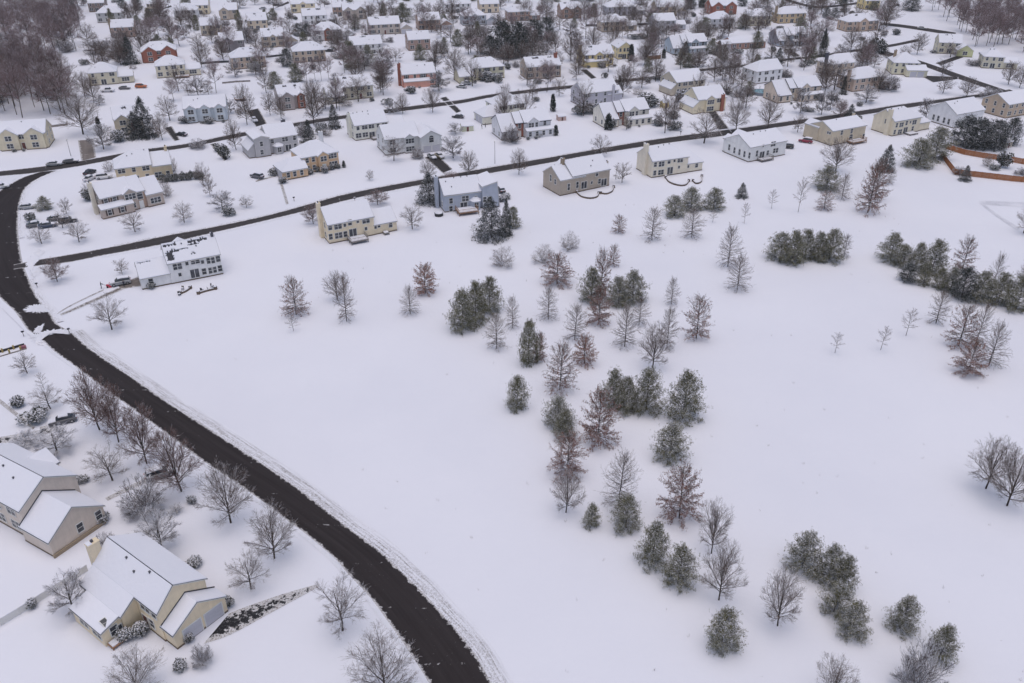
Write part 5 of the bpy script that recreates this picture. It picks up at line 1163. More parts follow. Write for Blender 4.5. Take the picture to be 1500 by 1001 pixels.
trees('among the far rows of houses', [('RT',330,50,27,26),('RT',358,60,24,30),('DP',421,99,71,24),('RT',388,86,57,30),('DP',438,54,34,22),('DP',450,54,35,20),('RT',470,92,74,18),('RT',404,42,22,16),('RT',490,62,38,24),('RT',520,46,20,32),('RT',540,30,6,26),('RT',612,22,4,20),('RT',640,84,56,22),('RT',660,62,36,22),('RT',730,40,16,24),('RT',664,40,18,20),('RT',820,44,18,26),('RT',800,26,4,28),('RT',840,30,4,30),('RT',880,20,-4,24),('RT',945,22,0,26),('VT',770,30,-2,26),('RT',626,110,86,16),('EW',410,48,40,14)])
# ---- the woods at both upper corners: every trunk its own tree
_rw = random.Random(12)
def wood(where, quad, n, hpx, wpx, kinds=('FT',)):
    a, b, c, d = quad
    for i in range(n):
        u, v = (i * 0.7548776662 + _rw.random() * .1) % 1, (i * 0.5698402910 + _rw.random() * .1) % 1
        x = (a[0] * (1-u) + b[0] * u) * (1-v) + (d[0] * (1-u) + c[0] * u) * v; y = (a[1] * (1-u) + b[1] * u) * (1-v) + (d[1] * (1-u) + c[1] * u) * v
        f = (y + 230) / 300; tree(_rw.choice(kinds), x, y, y - hpx * f * _rw.uniform(.75, 1.15), wpx * f * _rw.uniform(.8, 1.25), where)
wood('in the mauve grey wood by the red brick house', [(-40,4), (112,4), (98,84), (-40,78)], 56, 54, 32)
wood('at the fringe of the mauve grey wood', [(92,0), (126,6), (118,86), (84,84)], 16, 46, 26, ('FT', 'FT', 'RS'))
wood('in the undergrowth of the mauve grey wood', [(-40,40), (120,30), (116,94), (-40,96)], 18, 14, 26, ('SS', 'SH'))
wood('in the stand beside the cream pickup house', [(-30,118), (64,100), (112,166), (-30,180)], 46, 56, 32, ('FT', 'FT', 'FT', 'RT'))
wood('in the undergrowth by the cream pickup house', [(-30,100), (110,96), (128,150), (-30,160)], 14, 14, 26, ('SS', 'SH'))
wood('in the brown wood behind the side street', [(1352,6), (1540,10), (1540,84), (1424,70)], 78, 48, 26)
wood('in the trees beyond the last houses', [(-100,-24), (1600,-24), (1600,0), (-100,0)], 96, 40, 34, ('FT', 'RT', 'DP'))
# the yards of the far rows: trees and shrubs wherever no house or street stands
HS = [(o.location.copy(), o.rotation_euler[2]) for o in bpy.data.objects if o.get('category') == 'house']
def clear(p):
    for l, rz in HS:
        d = p - l; u = d.x * math.cos(rz) + d.y * math.sin(rz); v = -d.x * math.sin(rz) + d.y * math.cos(rz)
        if -5 < u < 18 and -3.2 < v < 11.5: return False
    x, y = px(p)
    for T_, B_ in ((C_T, C_B), (B_T, B_B)):
        if np.interp(x, [a[0] for a in T_], [a[1] for a in T_]) - 2.5 < y < np.interp(x, [a[0] for a in B_], [a[1] for a in B_]) + 1.5: return False
    return True
_ry = random.Random(31); NAMES_Y = {'RT': 'yard_tree', 'VT': 'yard_tree', 'FT': 'yard_tree'}
SPOT = [('near the red brick house and its neighbours', 120, 340), ('between the far tan hip houses', 340, 580), ('around the brown brick houses and evergreen clump', 580, 840), ('behind the yellow porch house', 840, 1060), ('around the steel blue and orange tan houses', 1060, 1310)]
SPOT = [(*s_, 1, 108, 88) for s_ in SPOT] + [('among the houses by the round pool', 1000, 1320, 96, 178, 26), ('on the lawns near the pale blue house', 240, 580, 108, 205, 26), ('on the lawns of the middle street', 580, 1000, 100, 200, 22)]
for where, x0, x1, y0, y1, nmax in SPOT:
    k = 0; tries = 0
    while k < nmax and tries < 900:
        tries += 1
        x = _ry.uniform(x0, x1); y = y0 + (y1 - y0) * _ry.random() ** 1.25; p = gp(x, y)
        if not clear(p): continue
        kd = _ry.choice(('RT', 'RT', 'VT', 'VT', 'FT', 'SS', 'RS', 'ES', 'WP', 'SH')); f = (y + 230) / 300
        h = {'SS': 8, 'ES': 8, 'SH': 9, 'WP': 24, 'RS': 22}.get(kd, 38) * f * _ry.uniform(.65, 1.15); w_ = {'SS': 16, 'ES': 10, 'SH': 14, 'WP': 18}.get(kd, 26) * f * _ry.uniform(.7, 1.2)
        old = NAMES[kd]; NAMES[kd] = NAMES_Y.get(kd, old); tree(kd, x, y, y - h, w_, where); NAMES[kd] = old; k += 1
_rg = random.Random(55); segs = []
for i in range(170):
    x, y = (_rg.uniform(420, 1500), _rg.uniform(300, 420)) if i < 60 else (_rg.uniform(140, 1500), _rg.uniform(400, 1000))
    if i >= 60 and x < 150 + (y - 400) * 1.15: continue
    p = gp(x, y)
    for k in range(_rg.randint(2, 6)):
        a = _rg.uniform(0, 6.28); h_ = _rg.uniform(.12, .5); segs.append((p.x + .1 * math.cos(a), p.y + .1 * math.sin(a), -.02, p.x + (.1 + h_ * .4) * math.cos(a), p.y + (.1 + h_ * .4) * math.sin(a), h_, .012, .006))
tag(link(bpy.data.objects.new('dry_weeds', tube_mesh('dry_weeds', segs, M['twig'], 3))), 'dry weed stalks poking out of the snowy field', kind='stuff')
_rf = random.Random(9)
for s in HOUSES:
    if not getattr(s, 'front', False): continue
    b = min(s.blocks, key=lambda b_: b_.v0)
    for i in range(_rf.choice((2, 3, 4))):
        kd = _rf.choice(('ES', 'EW', 'EW')); sz = _rf.uniform(.9, 1.7); p = s.o + s.u * (s.L * _rf.random()) + s.v * (b.v0 - 1.4)
        lab = DESC[kd] + ' planted against a house front in the far rows'; o = empty(NAMES[kd], p, _rf.uniform(0, 6), (sz, sz, sz * .85)); tag(o, lab, 'shrub', lab)
        for nm, me in PROTO[kd][i % len(PROTO[kd])]: part(nm, me, o)
rank_labels()
# ------------------------------------------------------------------ vehicles
PAINT = {}
def paint(c):
    if c not in PAINT:
        m_ = flat_mat('car_paint_%d' % len(PAINT), c, 0.3, 0.05, 2.0, 0.5); m_.node_tree.nodes['Principled BSDF'].inputs['Coat Weight'].default_value = 0.4; PAINT[c] = m_
    return PAINT[c]
_carm = {}
def loft(bm, secs, mi=0):
    """join equal rings of points"""
    R_ = [[bm.verts.new(p) for p in s_] for s_ in secs]; n = len(R_[0])
    for a, b in zip(R_[:-1], R_[1:]):
        for i in range(n): bm.faces.new([a[i], a[(i + 1) % n], b[(i + 1) % n], b[i]]).material_index = mi
    bm.faces.new(R_[0][::-1]).material_index = mi; bm.faces.new(R_[-1]).material_index = mi
def ring(x, w_, z0, z1, tum=0.0):
    k = 0.10
    return [(x, -w_ + k, z0), (x, w_ - k, z0), (x, w_, z0 + k), (x, w_ - tum, z1 - k), (x, w_ - tum - k, z1), (x, -w_ + tum + k, z1), (x, -w_ + tum, z1 - k), (x, -w_, z0 + k)]
def car_meshes(kind):
    if kind in _carm: return _carm[kind]
    out = {}
    B = {'sedan': [(-2.3,.72,.35,.75),(-2.15,.84,.28,.92),(-1.4,.88,.22,.98),(-.2,.9,.2,.95),(1.0,.88,.22,.92),(1.9,.84,.26,.82),(2.3,.70,.34,.66)],
         'suv': [(-2.3,.78,.4,.95),(-2.2,.88,.32,1.1),(-1.2,.92,.28,1.12),(.3,.92,.28,1.1),(1.1,.91,.3,1.08),(2.0,.88,.32,1.0),(2.35,.78,.4,.82)],
         'pickup': [(-2.75,.84,.5,1.02),(-2.65,.92,.42,1.12),(-1.0,.94,.4,1.12),(.3,.94,.38,1.14),(1.4,.93,.38,1.12),(2.4,.9,.4,1.04),(2.75,.8,.46,.86)]}[kind]
    C_ = {'sedan': [(-1.75,.66,.90,.96),(-1.0,.72,.90,1.40),(-.1,.72,.90,1.46),(.55,.70,.90,1.38),(1.15,.66,.88,.94)],
          'suv': [(-2.15,.72,1.05,1.12),(-1.95,.76,1.05,1.66),(-.4,.78,1.05,1.74),(.45,.76,1.05,1.66),(1.1,.7,1.0,1.08)],
          'pickup': [(-.75,.76,1.08,1.14),(-.6,.78,1.08,1.76),(.35,.80,1.08,1.84),(.95,.78,1.08,1.74),(1.55,.72,1.06,1.12)]}[kind]
    bm = bmesh.new(); loft(bm, [ring(*b) for b in B]); out['body'] = bm
    bm = bmesh.new(); loft(bm, [ring(x, w_, z0, z1, 0.14 if z1 - z0 > .2 else 0.02) for x, w_, z0, z1 in C_]); out['cabin'] = bm
    bm = bmesh.new(); mid = C_[1:-1]; loft(bm, [[(x, -w_ + .16, z1 - .05), (x, w_ - .16, z1 - .05), (x, w_ - .15, z1 + .02), (x, -w_ + .15, z1 + .02)] for x, w_, z0, z1 in mid]); out['roof'] = bm
    bm = bmesh.new(); loft(bm, [[(x, -w_ + .13, z1), (x, w_ - .13, z1), (x, w_ - .2, z1 + .15), (x, -w_ + .2, z1 + .15)] for x, w_, z0, z1 in mid]); 
    hx = [b for b in B if b[0] > C_[-1][0] - .25]; loft(bm, [[(b[0], -b[1] + .12, b[3] - .02), (b[0], b[1] - .12, b[3] - .02), (b[0], b[1] - .2, b[3] + .11), (b[0], -b[1] + .2, b[3] + .11)] for b in hx])
    tx = [b for b in B if b[0] < C_[0][0] + .3]
    if len(tx) > 1: loft(bm, [[(b[0], -b[1] + .12, b[3] - .02), (b[0], b[1] - .12, b[3] - .02), (b[0], b[1] - .2, b[3] + .11), (b[0], -b[1] + .2, b[3] + .11)] for b in tx])
    out['snow'] = bm
    bm = bmesh.new(); n = 16; R_ = .33 if kind == 'sedan' else .38
    c0 = [[(R_ * k * math.cos(6.2832 * i / n), y, R_ * k * math.sin(6.2832 * i / n)) for i in range(n)] for y, k in ((-.11, .86), (-.10, 1), (.10, 1), (.11, .86))]; loft(bm, c0); out['tyre'] = bm
    bm = bmesh.new(); c0 = [[(R_ * k * math.cos(6.2832 * i / n), y, R_ * k * math.sin(6.2832 * i / n)) for i in range(n)] for y, k in ((-.125, .5), (-.118, .62), (.118, .62), (.125, .5))]; loft(bm, c0); out['rim'] = bm
    bm = bmesh.new(); bbox(bm, -.03, .05, -.16, .16, -.07, .07); out['light'] = bm
    res = {k: bm_mesh(k, b, []) for k, b in out.items()}; _carm[kind] = (res, B, R_); return _carm[kind]
_cache = {}
def with_mat(me, m_, key):
    if (key, m_.name) not in _cache: c = me.copy(); c.materials.clear(); c.materials.append(m_); _cache[key, m_.name] = c
    return _cache[key, m_.name]
def car(label, x, y, heading, kind='sedan', c=(0.1, 0.1, 0.12), snow=True, off=0.0):
    ms, B, R_ = car_meshes(kind); o = empty('car' if kind != 'pickup' else 'pickup_truck', gp(x, y) + Vector((0, 0, 0.05)), math.radians(heading)); tag(o, label, 'car' if kind != 'pickup' else 'truck', 'cars parked around the suburb')
    k = kind
    part('body', with_mat(ms['body'], paint(c), k + 'b'), o); part('window', with_mat(ms['cabin'], M['glass'], k + 'c'), o); part('roof', with_mat(ms['roof'], paint(c), k + 'r'), o)
    if snow: part('snow_layer', with_mat(ms['snow'], M['snow_lump'], k + 's'), o)
    L = B[-1][0]
    for sx in (-.62 * L, .62 * L):
        for sy in (-1, 1):
            t_ = part('wheel', with_mat(ms['tyre'], M['rubber'], k + 't'), o, (sx, sy * (B[2][1] - .10), R_)); part('rim', with_mat(ms['rim'], M['rim'], k + 'i'), t_)
    for sy in (-1, 1): part('headlight', with_mat(ms['light'], M['lamp'], k + 'l'), o, (L - .03, sy * .48, B[-1][3] - .05)); part('taillight', with_mat(ms['light'], paint((.35, .02, .02)), k + 'l'), o, (-L, sy * .55, B[0][3] - .02))
DK, SV, WH, RD, GY, BL = (0.02,0.02,0.025), (0.35,0.36,0.38), (0.70,0.70,0.72), (0.30,0.03,0.04), (0.10,0.10,0.115), (0.03,0.05,0.10)
car('dark car with red tail and snowy roof beside the slushy driveway', 93, 619, 205, 'sedan', GY)
car('grey sport utility car partly under a roadside maple', 236, 698, 30, 'suv', SV)
car('silver car half covered by snow in the white house driveway', 177, 417, 205, 'suv', SV)
car('pale snow-covered car on the middle street by the bend', 80, 243, 14, 'sedan', SV)
car('dark grey car parked behind the pale one near the paved driveway', 104, 239, 16, 'sedan', GY)
car('white utility car beside the beige house', 153, 262, 20, 'suv', WH)
car('white snowy car by the beige house lawn', 132, 264, 75, 'sedan', WH)
car('dark car at the hedge beside the beige house', 132, 255, 75, 'sedan', DK, False)
car('snow-covered silver car on the bend lawn', 41, 306, 20, 'sedan', SV)
car('dark car with thick snow in the corner row', 53, 332, 25, 'sedan', GY)
car('dark blue car with snowy roof in the corner row', 70, 333, 25, 'sedan', BL)
car('grey car behind the corner row', 83, 323, 25, 'sedan', GY)
car('long black car at the end of the corner row', 100, 326, 25, 'suv', DK)
car('white car on the cleared dark driveway', 373, 178, 300, 'sedan', WH)
car('dark car with snowy bonnet by the orange tan house path', 377, 261, 150, 'suv', GY)
car('black car near the pale blue house drive', 266, 199, 155, 'sedan', DK)
car('red car beside the red deck house', 1180, 209, 150, 'suv', (0.28,0.02,0.05))
car('black car beside the white tall-window house', 1152, 217, 160, 'suv', DK)
car('white pickup behind the cream house by the wood', 158, 135, 5, 'pickup', WH)
car('dark snowy car beside the white pickup', 183, 131, 10, 'sedan', GY)
car('bright orange utility vehicle on the snow', 207, 129, 5, 'suv', (0.55,0.15,0.04), False)
car('black car by the cream hip-roofed house garage', 671, 173, 165, 'sedan', DK)
car('silver snow-covered car by the olive cream house', 676, 129, 160, 'sedan', SV)
car('snow-covered car before the salmon pink house', 600, 134, 165, 'suv', SV)
car('second snow-covered silver car before the olive cream house', 683, 124, 160, 'sedan', SV)
car('black vehicle at the garage of the blue grey house', 733, 281, 110, 'suv', DK)
car('dark car beside the brownish hip house', 483, 76, 170, 'sedan', DK)
car('white car on the snowy island at the bend', 2, 276, 20, 'sedan', WH)
car('silver car before the light grey garage', 633, 232, 300, 'sedan', SV)
car('tan snow-roofed car beside the silver car at the grey garage', 644, 231, 300, 'sedan', (0.34,0.30,0.22))
car('dark car by the olive garage house near the wood', 1441, 80, 170, 'sedan', DK)
car('black car by the bright yellow house', 1312, 9, 170, 'sedan', DK)
car('silver car on the back street by the wood', 1350, 43, -20, 'sedan', SV)
car('pale car by the curved drive', 385, 14, 170, 'sedan', SV)
car('black car beside the curved drive', 405, 9, 170, 'sedan', DK)

# ------------------------------------------------------------------ people and the snow blower
def person(label, x, y, heading, coat, legs, reach):
    """a standing figure grown from a joint skeleton"""
    J = {'pel': ((0,0,.95),.15,.11), 'waist': ((0.01,0,1.1),.15,.11), 'chest': ((.03,0,1.32),.18,.125), 'neck': ((.05,0,1.5),.06,.06), 'head0': ((.07,0,1.6),.085,.09), 'head1': ((.08,0,1.74),.08,.09),
         'hl': ((0,.09,.9),.09,.09), 'kl': ((.05,.1,.5),.07,.07), 'al': ((-.02,.1,.1),.05,.05), 'tl': ((.12,.11,.05),.045,.04), 'hr': ((0,-.09,.9),.09,.09), 'kr': ((.0,-.1,.5),.07,.07), 'ar': ((-.12,-.1,.1),.05,.05), 'tr': ((.02,-.11,.05),.045,.04),
         'sl': ((.03,.2,1.4),.07,.07), 'el': ((.12,.26,1.14),.055,.055), 'wl': ((reach,.22,1.0),.042,.042), 'fl': ((reach+.09,.21,.98),.035,.03), 'sr': ((.03,-.2,1.4),.07,.07), 'er': ((.12,-.26,1.14),.055,.055), 'wr': ((reach,-.22,1.0),.042,.042), 'fr': ((reach+.09,-.21,.98),.035,.03)}
    E_ = 'pel-waist waist-chest chest-neck neck-head0 head0-head1 pel-hl hl-kl kl-al al-tl pel-hr hr-kr kr-ar ar-tr chest-sl sl-el el-wl wl-fl chest-sr sr-er er-wr wr-fr'.split()
    ks = list(J); me = bpy.data.meshes.new('body'); me.from_pydata([J[k][0] for k in ks], [tuple(ks.index(q) for q in e.split('-')) for e in E_], [])
    o = bpy.data.objects.new('person', me); link(o); sk = o.modifiers.new('skin', 'SKIN'); 
    for v, k in zip(me.skin_vertices[0].data, ks): v.radius = J[k][1:]
    me.skin_vertices[0].data[0].use_root = True; ss = o.modifiers.new('sub', 'SUBSURF'); ss.levels = ss.render_levels = 1
    m_, n_, b_ = _mat('clothing_' + label[:8].strip()); z = n_.nodes.new('ShaderNodeSeparateXYZ'); n_.links.new(n_.nodes.new('ShaderNodeTexCoord').outputs['Object'], z.inputs[0])
    c1 = _mix(n_, _ramp(n_, z.outputs['Z'], .93, .95), legs, coat); c2 = _mix(n_, _ramp(n_, z.outputs['Z'], 1.51, 1.53), c1, (0.5, 0.32, 0.25))
    n_.links.new(_mix(n_, _ramp(n_, z.outputs['Z'], 1.66, 1.67), c2, (0.05, 0.05, 0.06)), b_.inputs['Base Color']); b_.inputs['Roughness'].default_value = .8
    me.materials.append(m_); o.location = gp(x, y) + Vector((0, 0, .03)); o.rotation_euler = (0, 0, math.radians(heading)); tag(o, label, 'person'); return o
person('person in dark clothes pushing the red snow blower', 149, 423, 25, (0.025,0.025,0.03), (0.03,0.03,0.04), .42)
person('person in dark coat standing by the silver car', 182.5, 421, 115, (0.03,0.03,0.05), (0.04,0.04,0.05), .35)
person('person in a dark jacket in the yard of the white brick-entry house', 706, 189, 200, (0.05,0.05,0.07), (0.03,0.03,0.03), .2)
person('person in grey clothes beside the other in that yard', 711, 187, 160, (0.12,0.12,0.14), (0.04,0.04,0.05), .2)
sb = empty('snow_blower', gp(149, 423) + Vector((math.cos(math.radians(25)) * 1.45, math.sin(math.radians(25)) * 1.45, .03)), math.radians(25)); tag(sb, 'red snow blower working on the driveway', 'snow blower')
bm = bmesh.new(); loft(bm, [[(x, -w_, z0), (x, w_, z0), (x, w_, z1), (x, -w_, z1)] for x, w_, z0, z1 in ((.05,.38,.06,.5),(.35,.42,.04,.62),(.62,.44,.02,.6),(.64,.42,.04,.55))]); part('housing', bm_mesh('housing', bm, [paint((.55,.02,.05))]), sb)
bm = bmesh.new(); loft(bm, [[(x, -.2, .3), (x, .2, .3), (x, .17, .72), (x, -.17, .72)] for x in (-.4, .05)]); part('engine', bm_mesh('engine', bm, [paint((.5,.02,.05))]), sb)
bm = bmesh.new(); loft(bm, [[(.3 + dx + .1 * math.cos(a), .1 * math.sin(a), z) for a in np.linspace(0, 6.283, 9)[:-1]] for dx, z in ((0, .6), (.02, .95), (.16, 1.1))]); part('chute', bm_mesh('chute', bm, [paint((.5,.02,.05))]), sb)
part('handle', tube_mesh('handle', [(-.3,.22,.5,-1.0,.22,1.0,.02,.02),(-.3,-.22,.5,-1.0,-.22,1.0,.02,.02),(-1.0,.22,1.0,-1.0,-.22,1.0,.02,.02)], M['dark'], 5), sb)
for sy in (-1, 1): part('wheel', with_mat(car_meshes('sedan')[0]['tyre'], M['rubber'], 'sedant'), sb, (-.2, sy * .3, .2), 0, (.6, .6, .6))

# ------------------------------------------------------------------ fences, walls, pool and small yard things
def fence(label, pts, h, mat, panel=2.4, gap=0.04, cat='fence', name='wooden_fence', planks=True, cap=True):
    P = [gp(*p) for p in pts]; root = empty(name, P[0]); tag(root, label, cat); base = P[0]
    for a, b in zip(P[:-1], P[1:]):
        d = b - a; L = d.length; n = max(1, round(L / panel)); az = math.atan2(d.y, d.x)
        key = ('fp', mat, round(L / n, 2), h)
        if key not in _cache:
            w_ = L / n; bm = bmesh.new(); k = max(2, int(w_ / 0.16)) if planks else 1; rr = random.Random(5)
            for i in range(k): bbox(bm, .06 + (w_ - .12) * i / k + .006, .06 + (w_ - .12) * (i + 1) / k - .006, -.015, .015, .06, h + rr.uniform(-.03, .03))
            for z in (.35, h - .3): bbox(bm, .06, w_ - .06, .016, .06, z, z + .09)
            pm = bm_mesh('fence_panel', bm, [M[mat]]); bm = bmesh.new(); bbox(bm, .08, w_ - .08, -.03, .05, h + .03, h + .10); sm = bm_mesh('snow_layer', bm, [M['snow_lump']])
            bm = bmesh.new(); bbox(bm, -.06, .06, -.06, .06, -.2, h + .1); _cache[key] = (pm, sm, bm_mesh('post', bm, [M[mat]]))
        pm, sm, po = _cache[key]
        for i in range(n):
            q = a + d * (i / n) - base; o = part('fence_panel', pm, root, tuple(q), az); part('post', po, root, tuple(q), az)
            if cap: part('snow_layer', sm, o)
    return root
fence('orange brown wooden fence bending round a snowy back yard', [(1378,229),(1388,243),(1398,256),(1412,258),(1426,259.5),(1448,262),(1482,266),(1540,271)], 1.8, 'cedar')
fence('orange brown wooden fence under the dark pines', [(1386,219),(1412,227),(1440,232),(1470,236),(1510,243),(1550,250)], 1.8, 'cedar')
fence('low dark timber edging behind the pale blue house', [(326,123),(346,121),(367,120)], 0.7, 'deckgrey', 3)
fence('dark fence beside the pinkish tan hip house', [(294,95),(314,93),(336,92)], 1.0, 'dark', 3)
fence('dark fence between the two tan hip houses', [(390,85),(404,83.5),(416,82)], 0.9, 'dark', 3)
fence('dark fence beside the tan white-bay house', [(858,39),(882,39.5)], 1.2, 'dark', 3)
fence('dark fence past the bay wing of the tan white-bay house', [(930,38),(952,37)], 1.2, 'dark', 3)
fence('weathered pale fence running from the cream garage house', [(-20,930),(30,900),(80,868),(130,836)], 1.1, 'trim', 2.4)
fence('brown board fence behind the small yellow house', [(948,88),(958,87.5),(968,86.5)], 1.8, 'deck', 2.4)
fence('low fence along the lawn of the cream stepped house', [(66,188),(84,186),(100,184)], 0.8, 'deckgrey', 3)

def arc_wall(label, pts, h=.45, t=.35, mat='found'):
    P, ln = resample([gp(*p) for p in pts], 14); root = empty('patio_wall', (P[0][0], P[0][1], 0)); tag(root, label, 'wall'); T = np.gradient(P, axis=0); T /= np.hypot(T[:, 0], T[:, 1])[:, None]; N = np.stack([-T[:, 1], T[:, 0]], 1)
    for nm, m_, z0, z1, w_ in (('wall', mat, -.1, h, t), ('snow_layer', 'snow_lump', h + .002, h + .10, t * .6)):
        bm = bmesh.new(); loft(bm, [[(*(p + n_ * w_ / 2 - P[0]), z0), (*(p - n_ * w_ / 2 - P[0]), z0), (*(p - n_ * w_ / 2 - P[0]), z1), (*(p + n_ * w_ / 2 - P[0]), z1)] for p, n_ in zip(P, N)]); part(nm, bm_mesh(nm, bm, [M[m_]]), root)
    for k in (0, -1):
        bm = bmesh.new(); bbox(bm, -.32, .32, -.32, .32, -.1, h + .3); bbox(bm, -.28, .28, -.28, .28, h + .302, h + .44, 1); part('pillar', bm_mesh('pillar', bm, [M[mat], M['snow_lump']]), root, (P[k][0] - P[0][0], P[k][1] - P[0][1], 0))
arc_wall('large curved stone patio wall behind the taupe house', [(845,283),(852,289),(864,291.5),(874,289.5),(877,284)])
arc_wall('small curved stone patio wall behind the taupe house', [(880,284),(888,285),(896,281.5),(899,275)])
arc_wall('large curved stone patio wall behind the pale cream chimney house', [(975,261),(981,268),(994,272.5),(1004,272),(1009,266)])
arc_wall('small curved stone patio wall behind the pale cream chimney house', [(1015,266),(1020,270),(1027,267),(1028,259)])
arc_wall('long low stone patio edge behind the white melted-roof house', [(291,431),(300,428),(316,424)], .4, .35)
arc_wall('left low stone patio edge behind the white melted-roof house', [(264,431),(272,428),(279,423)], .4, .35)

def small(name, label, cat, x, y, rz, parts_, group=None):
    o = empty(name, gp(x, y) + Vector((0, 0, .02)), math.radians(rz)); tag(o, label, cat, group)
    for nm, boxes, m_ in parts_:
        bm = bmesh.new()
        for b_ in boxes: bbox(bm, *b_)
        part(nm, bm_mesh(nm, bm, [m_]), o)
    return o
def cyl(bm, r0, r1, z0, z1, n=28, mi=0):
    loft(bm, [[(r0 * math.cos(6.28318 * i / n), r0 * math.sin(6.28318 * i / n), z0) for i in range(n)], [(r1 * math.cos(6.28318 * i / n), r1 * math.sin(6.28318 * i / n), z1) for i in range(n)]], mi)
pool = empty('swimming_pool', gp(1115, 138)); tag(pool, 'round above-ground pool with icy blue water', 'pool')
bm = bmesh.new(); n_ = 32
for i in range(n_):
    a0, a1 = 6.28318 * i / n_, 6.28318 * (i + 1) / n_
    q = [[(R_ * math.cos(a), R_ * math.sin(a)) for R_ in (3.75, 3.55)] for a in (a0, a1)]
    for (p0, p1, z0, z1) in ((q[0][0], q[1][0], 0, 1.2), (q[1][1], q[0][1], 0, 1.2)): bm.faces.new([bm.verts.new((*p0, z0)), bm.verts.new((*p1, z0)), bm.verts.new((*p1, z1)), bm.verts.new((*p0, z1))])
    bm.faces.new([bm.verts.new((*q[0][0], 1.2)), bm.verts.new((*q[1][0], 1.2)), bm.verts.new((*q[1][1], 1.2)), bm.verts.new((*q[0][1], 1.2))])
part('pool_wall', bm_mesh('pool_wall', bm, [flat_mat('pool_wall', (.25,.28,.33), .5)]), pool)
bm = bmesh.new(); cyl(bm, 3.54, 3.54, .9, 1.02); part('water', bm_mesh('water', bm, [flat_mat('pool_ice', (.20,.38,.46), .25, .2, 1.5)]), pool)
tr_ = empty('trampoline', gp(352, 147)); tag(tr_, 'round tan trampoline with snow in the yard behind the pale blue house', 'trampoline')
bm = bmesh.new(); cyl(bm, 2.2, 2.2, .75, .9); part('frame', bm_mesh('frame', bm, [M['deck']]), tr_); bm = bmesh.new(); cyl(bm, 1.9, 1.8, .9, 1.0); part('snow_layer', bm_mesh('snow_layer', bm, [M['snow_lump']]), tr_)
for k in range(6): part('leg', tube_mesh('leg', [(2.1 * math.cos(k * 1.047), 2.1 * math.sin(k * 1.047), 0, 2.1 * math.cos(k * 1.047), 2.1 * math.sin(k * 1.047), .76, .04, .04)], M['vent'], 5), tr_)
def shed(label, x, y, rz, w_, d_, h, col):
    o = empty('garden_shed', gp(x, y), math.radians(rz)); tag(o, label, 'shed')
    b_ = Block(-w_/2, w_/2, -d_/2, d_/2, h, rise=.5, over=.15)
    bm = bmesh.new(); b_.wall_bm(bm); part('wall', bm_mesh('wall', bm, [wall_mat(col)]), o)
    bm = bmesh.new(); [prism(bm, [(q[0], q[1], q[2] + .2) for q in p], .2) for p in b_.slopes(.15, .15)]; part('roof', bm_mesh('roof', bm, [M['snow_roof']]), o)
    d = part('door', door_mesh(), o, (0, -d_/2 - .004, 0), 0, (.8, 1, min(1, (h - .15) / 2.2)))
shed('small yellow garden shed near the grey tan house', 973, 157, 25, 2.6, 2.4, 2.0, YELLOW)
shed('small pink garden shed with snow roof in the white brick-entry yard', 822, 176, 20, 3.0, 2.2, 1.6, (.5,.36,.32))
shed('pale green garden shed with broad snow roof behind the cream garage', 684, 191, 15, 4.2, 3.0, 1.9, (.55,.56,.42))
shed('grey garden shed beside the orange fence pines', 1472, 215, 20, 3.0, 2.6, 2.0, (.42,.38,.32))
tub = empty('hot_tub', gp(643, 316)); tag(tub, 'dark round hot tub with snowy cover beside the blue grey house', 'hot tub')
bm = bmesh.new(); cyl(bm, 1.15, 1.2, -.05, .85); part('shell', bm_mesh('shell', bm, [M['dark']]), tub); bm = bmesh.new(); cyl(bm, 1.1, 1.0, .85, 1.0); part('cover', bm_mesh('cover', bm, [M['snow_lump']]), tub)
for i, (x, y, w_) in enumerate([(735,133,'of the olive cream house'),(431,295,'of the orange tan house'),(997,198,'of the cream three-slab house'),(800,127,'of the brick chimney house'),(887,116,'of the yellow porch house'),(55,422,'at the white house corner'),(35,493,'on the house side of the crossing snow piles'),(102,489,'on the field side of the crossing snow piles'),(1150,121,'by the round pool'),(520,296,'of the cream deck house')]):
    small('mailbox', 'dark mailbox on a post ' + w_, 'mailbox', x, y, 30, [('post', [(-.06,.06,-.06,.06,-.2,1.0)], M['deckgrey']), ('box', [(-.28,.28,-.14,.14,1.0,1.32)], M['dark']), ('snow_layer', [(-.26,.26,-.12,.12,1.322,1.42)], M['snow_lump'])])
def lamp(label, x, y, yt):
    p = gp(x, y); h = top_z(p, yt); o = empty('lamp_post', p); tag(o, label, 'lamp post')
    part('pole', tube_mesh('pole', [(0,0,-.2,0,0,h,.09,.05)], M['vent'], 6), o); bm = bmesh.new(); loft(bm, [[(-.14,-.14,h),(.14,-.14,h),(.14,.14,h),(-.14,.14,h)],[(-.2,-.2,h+.35),(.2,-.2,h+.35),(.2,.2,h+.35),(-.2,.2,h+.35)],[(-.05,-.05,h+.5),(.05,-.05,h+.5),(.05,.05,h+.5),(-.05,.05,h+.5)]]); part('lantern', bm_mesh('lantern', bm, [M['trim']]), o)
lamp('thin street lamp by the light grey garage house', 725, 240, 209)
lamp('thin street lamp near the paved driveway', 104, 229, 206)
lamp('lamp post beside the taupe house patio', 902, 263, 249)
lamp('thin street lamp on the main road curve by the white house', 170, 520, 478) if False else None
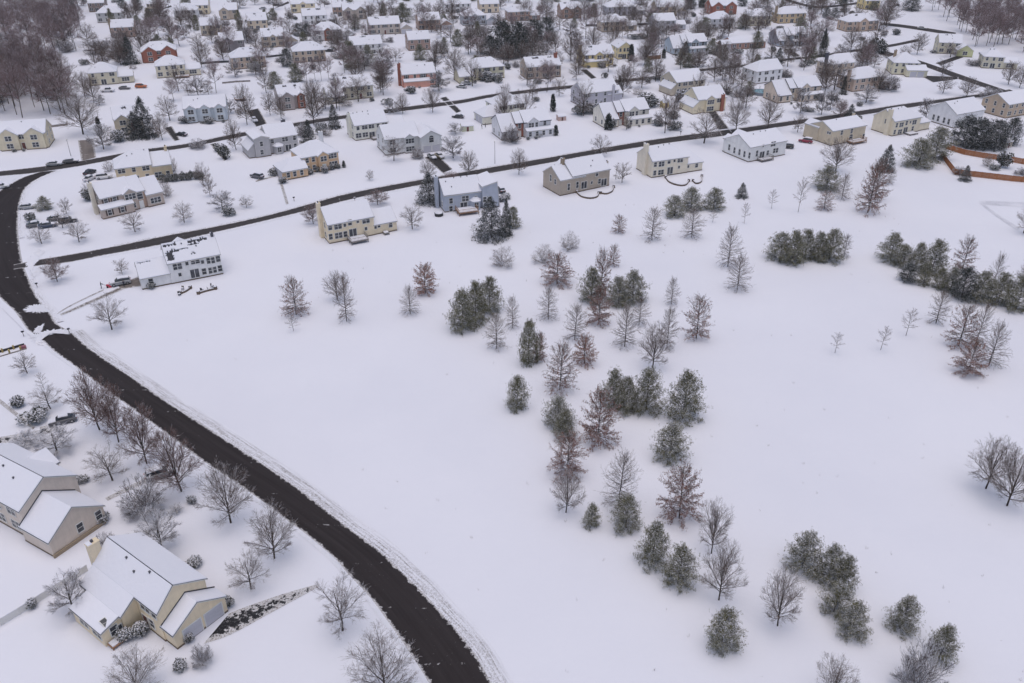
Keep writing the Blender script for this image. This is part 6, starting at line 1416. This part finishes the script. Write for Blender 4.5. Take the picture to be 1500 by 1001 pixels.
# low barrier with yellow posts by the junction
o = empty('barrier', gp(-12, 520)); tag(o, 'low dark barrier with yellow posts and red end by the junction', 'barrier')
a_, b_ = gp(-12, 520), gp(36, 506); d_ = b_ - a_; o.rotation_euler = (0, 0, math.atan2(d_.y, d_.x)); L_ = d_.length
bm = bmesh.new(); bbox(bm, 0, L_, -.12, .12, -.05, .45); part('rail', bm_mesh('rail', bm, [M['dark']]), o)
bm = bmesh.new(); bbox(bm, 0, L_, -1.95, -1.85, -.05, .22); part('kerb', bm_mesh('kerb', bm, [M['deckgrey']]), o)
for k in range(5): bm = bmesh.new(); bbox(bm, -.16, .16, -.16, .16, 0, .85); part('post', bm_mesh('post', bm, [flat_mat('yellow_paint', (.42,.32,.12), .5)]), o, (L_ * (.15 + .17 * k), -.30 if k % 2 else -1.5, 0))
bm = bmesh.new(); bbox(bm, -.5, .5, -.25, .25, 0, .6); part('end_block', bm_mesh('end_block', bm, [paint((.36,.14,.17))]), o, (L_ * .93, -1.2, 0))
# garden chairs and planters on the white house patio
for i, (x, y, c, w_) in enumerate([(268,425,'deckgrey','left'),(263,433,'dark','lower left'),(311,421,'dark','right'),(306,426,'deckgrey','lower right'),(296,427,'dark','centre')]):
    small('garden_chair', 'snowy garden chair on the white house patio', 'chair', x, y, 40 * i, [('seat', [(-.26,.26,-.26,.26,.36,.44)], M[c]), ('backrest', [(-.26,.26,.2,.27,.44,.95)], M[c]), ('leg', [(-.24,-.18,-.24,-.18,-.02,.36)], M[c]), ('leg', [(.18,.24,-.24,-.18,-.02,.36)], M[c]), ('leg', [(-.24,-.18,.18,.24,-.02,.36)], M[c]), ('leg', [(.18,.24,.18,.24,-.02,.36)], M[c]), ('snow_layer', [(-.24,.24,-.24,.18,.442,.56)], M['snow_lump'])], 'garden chairs on the white house patio')
# ------------------------------------------------------------------ the slightly hazy air
m = bpy.data.materials.new('hazy_air'); m.use_nodes = True; n = m.node_tree; n.nodes.clear()
vo = n.nodes.new('ShaderNodeVolumePrincipled'); vo.inputs['Density'].default_value = 0.00012; vo.inputs['Color'].default_value = (0.88, 0.89, 0.94, 1); vo.inputs['Anisotropy'].default_value = 0.2
mo = n.nodes.new('ShaderNodeOutputMaterial'); n.links.new(vo.outputs[0], mo.inputs['Volume'])
bm = bmesh.new(); bbox(bm, -gs - 20, gs + 20, 620 - gs - 20, 620 + gs + 20, -1.3, HC + 4); hz = link(bpy.data.objects.new('haze', bm_mesh('haze', bm, [m]))); tag(hz, kind='stuff')
print('objects', len(bpy.data.objects), 'tris', sum(len(m.loops) - 2 * len(m.polygons) for m in bpy.data.meshes))
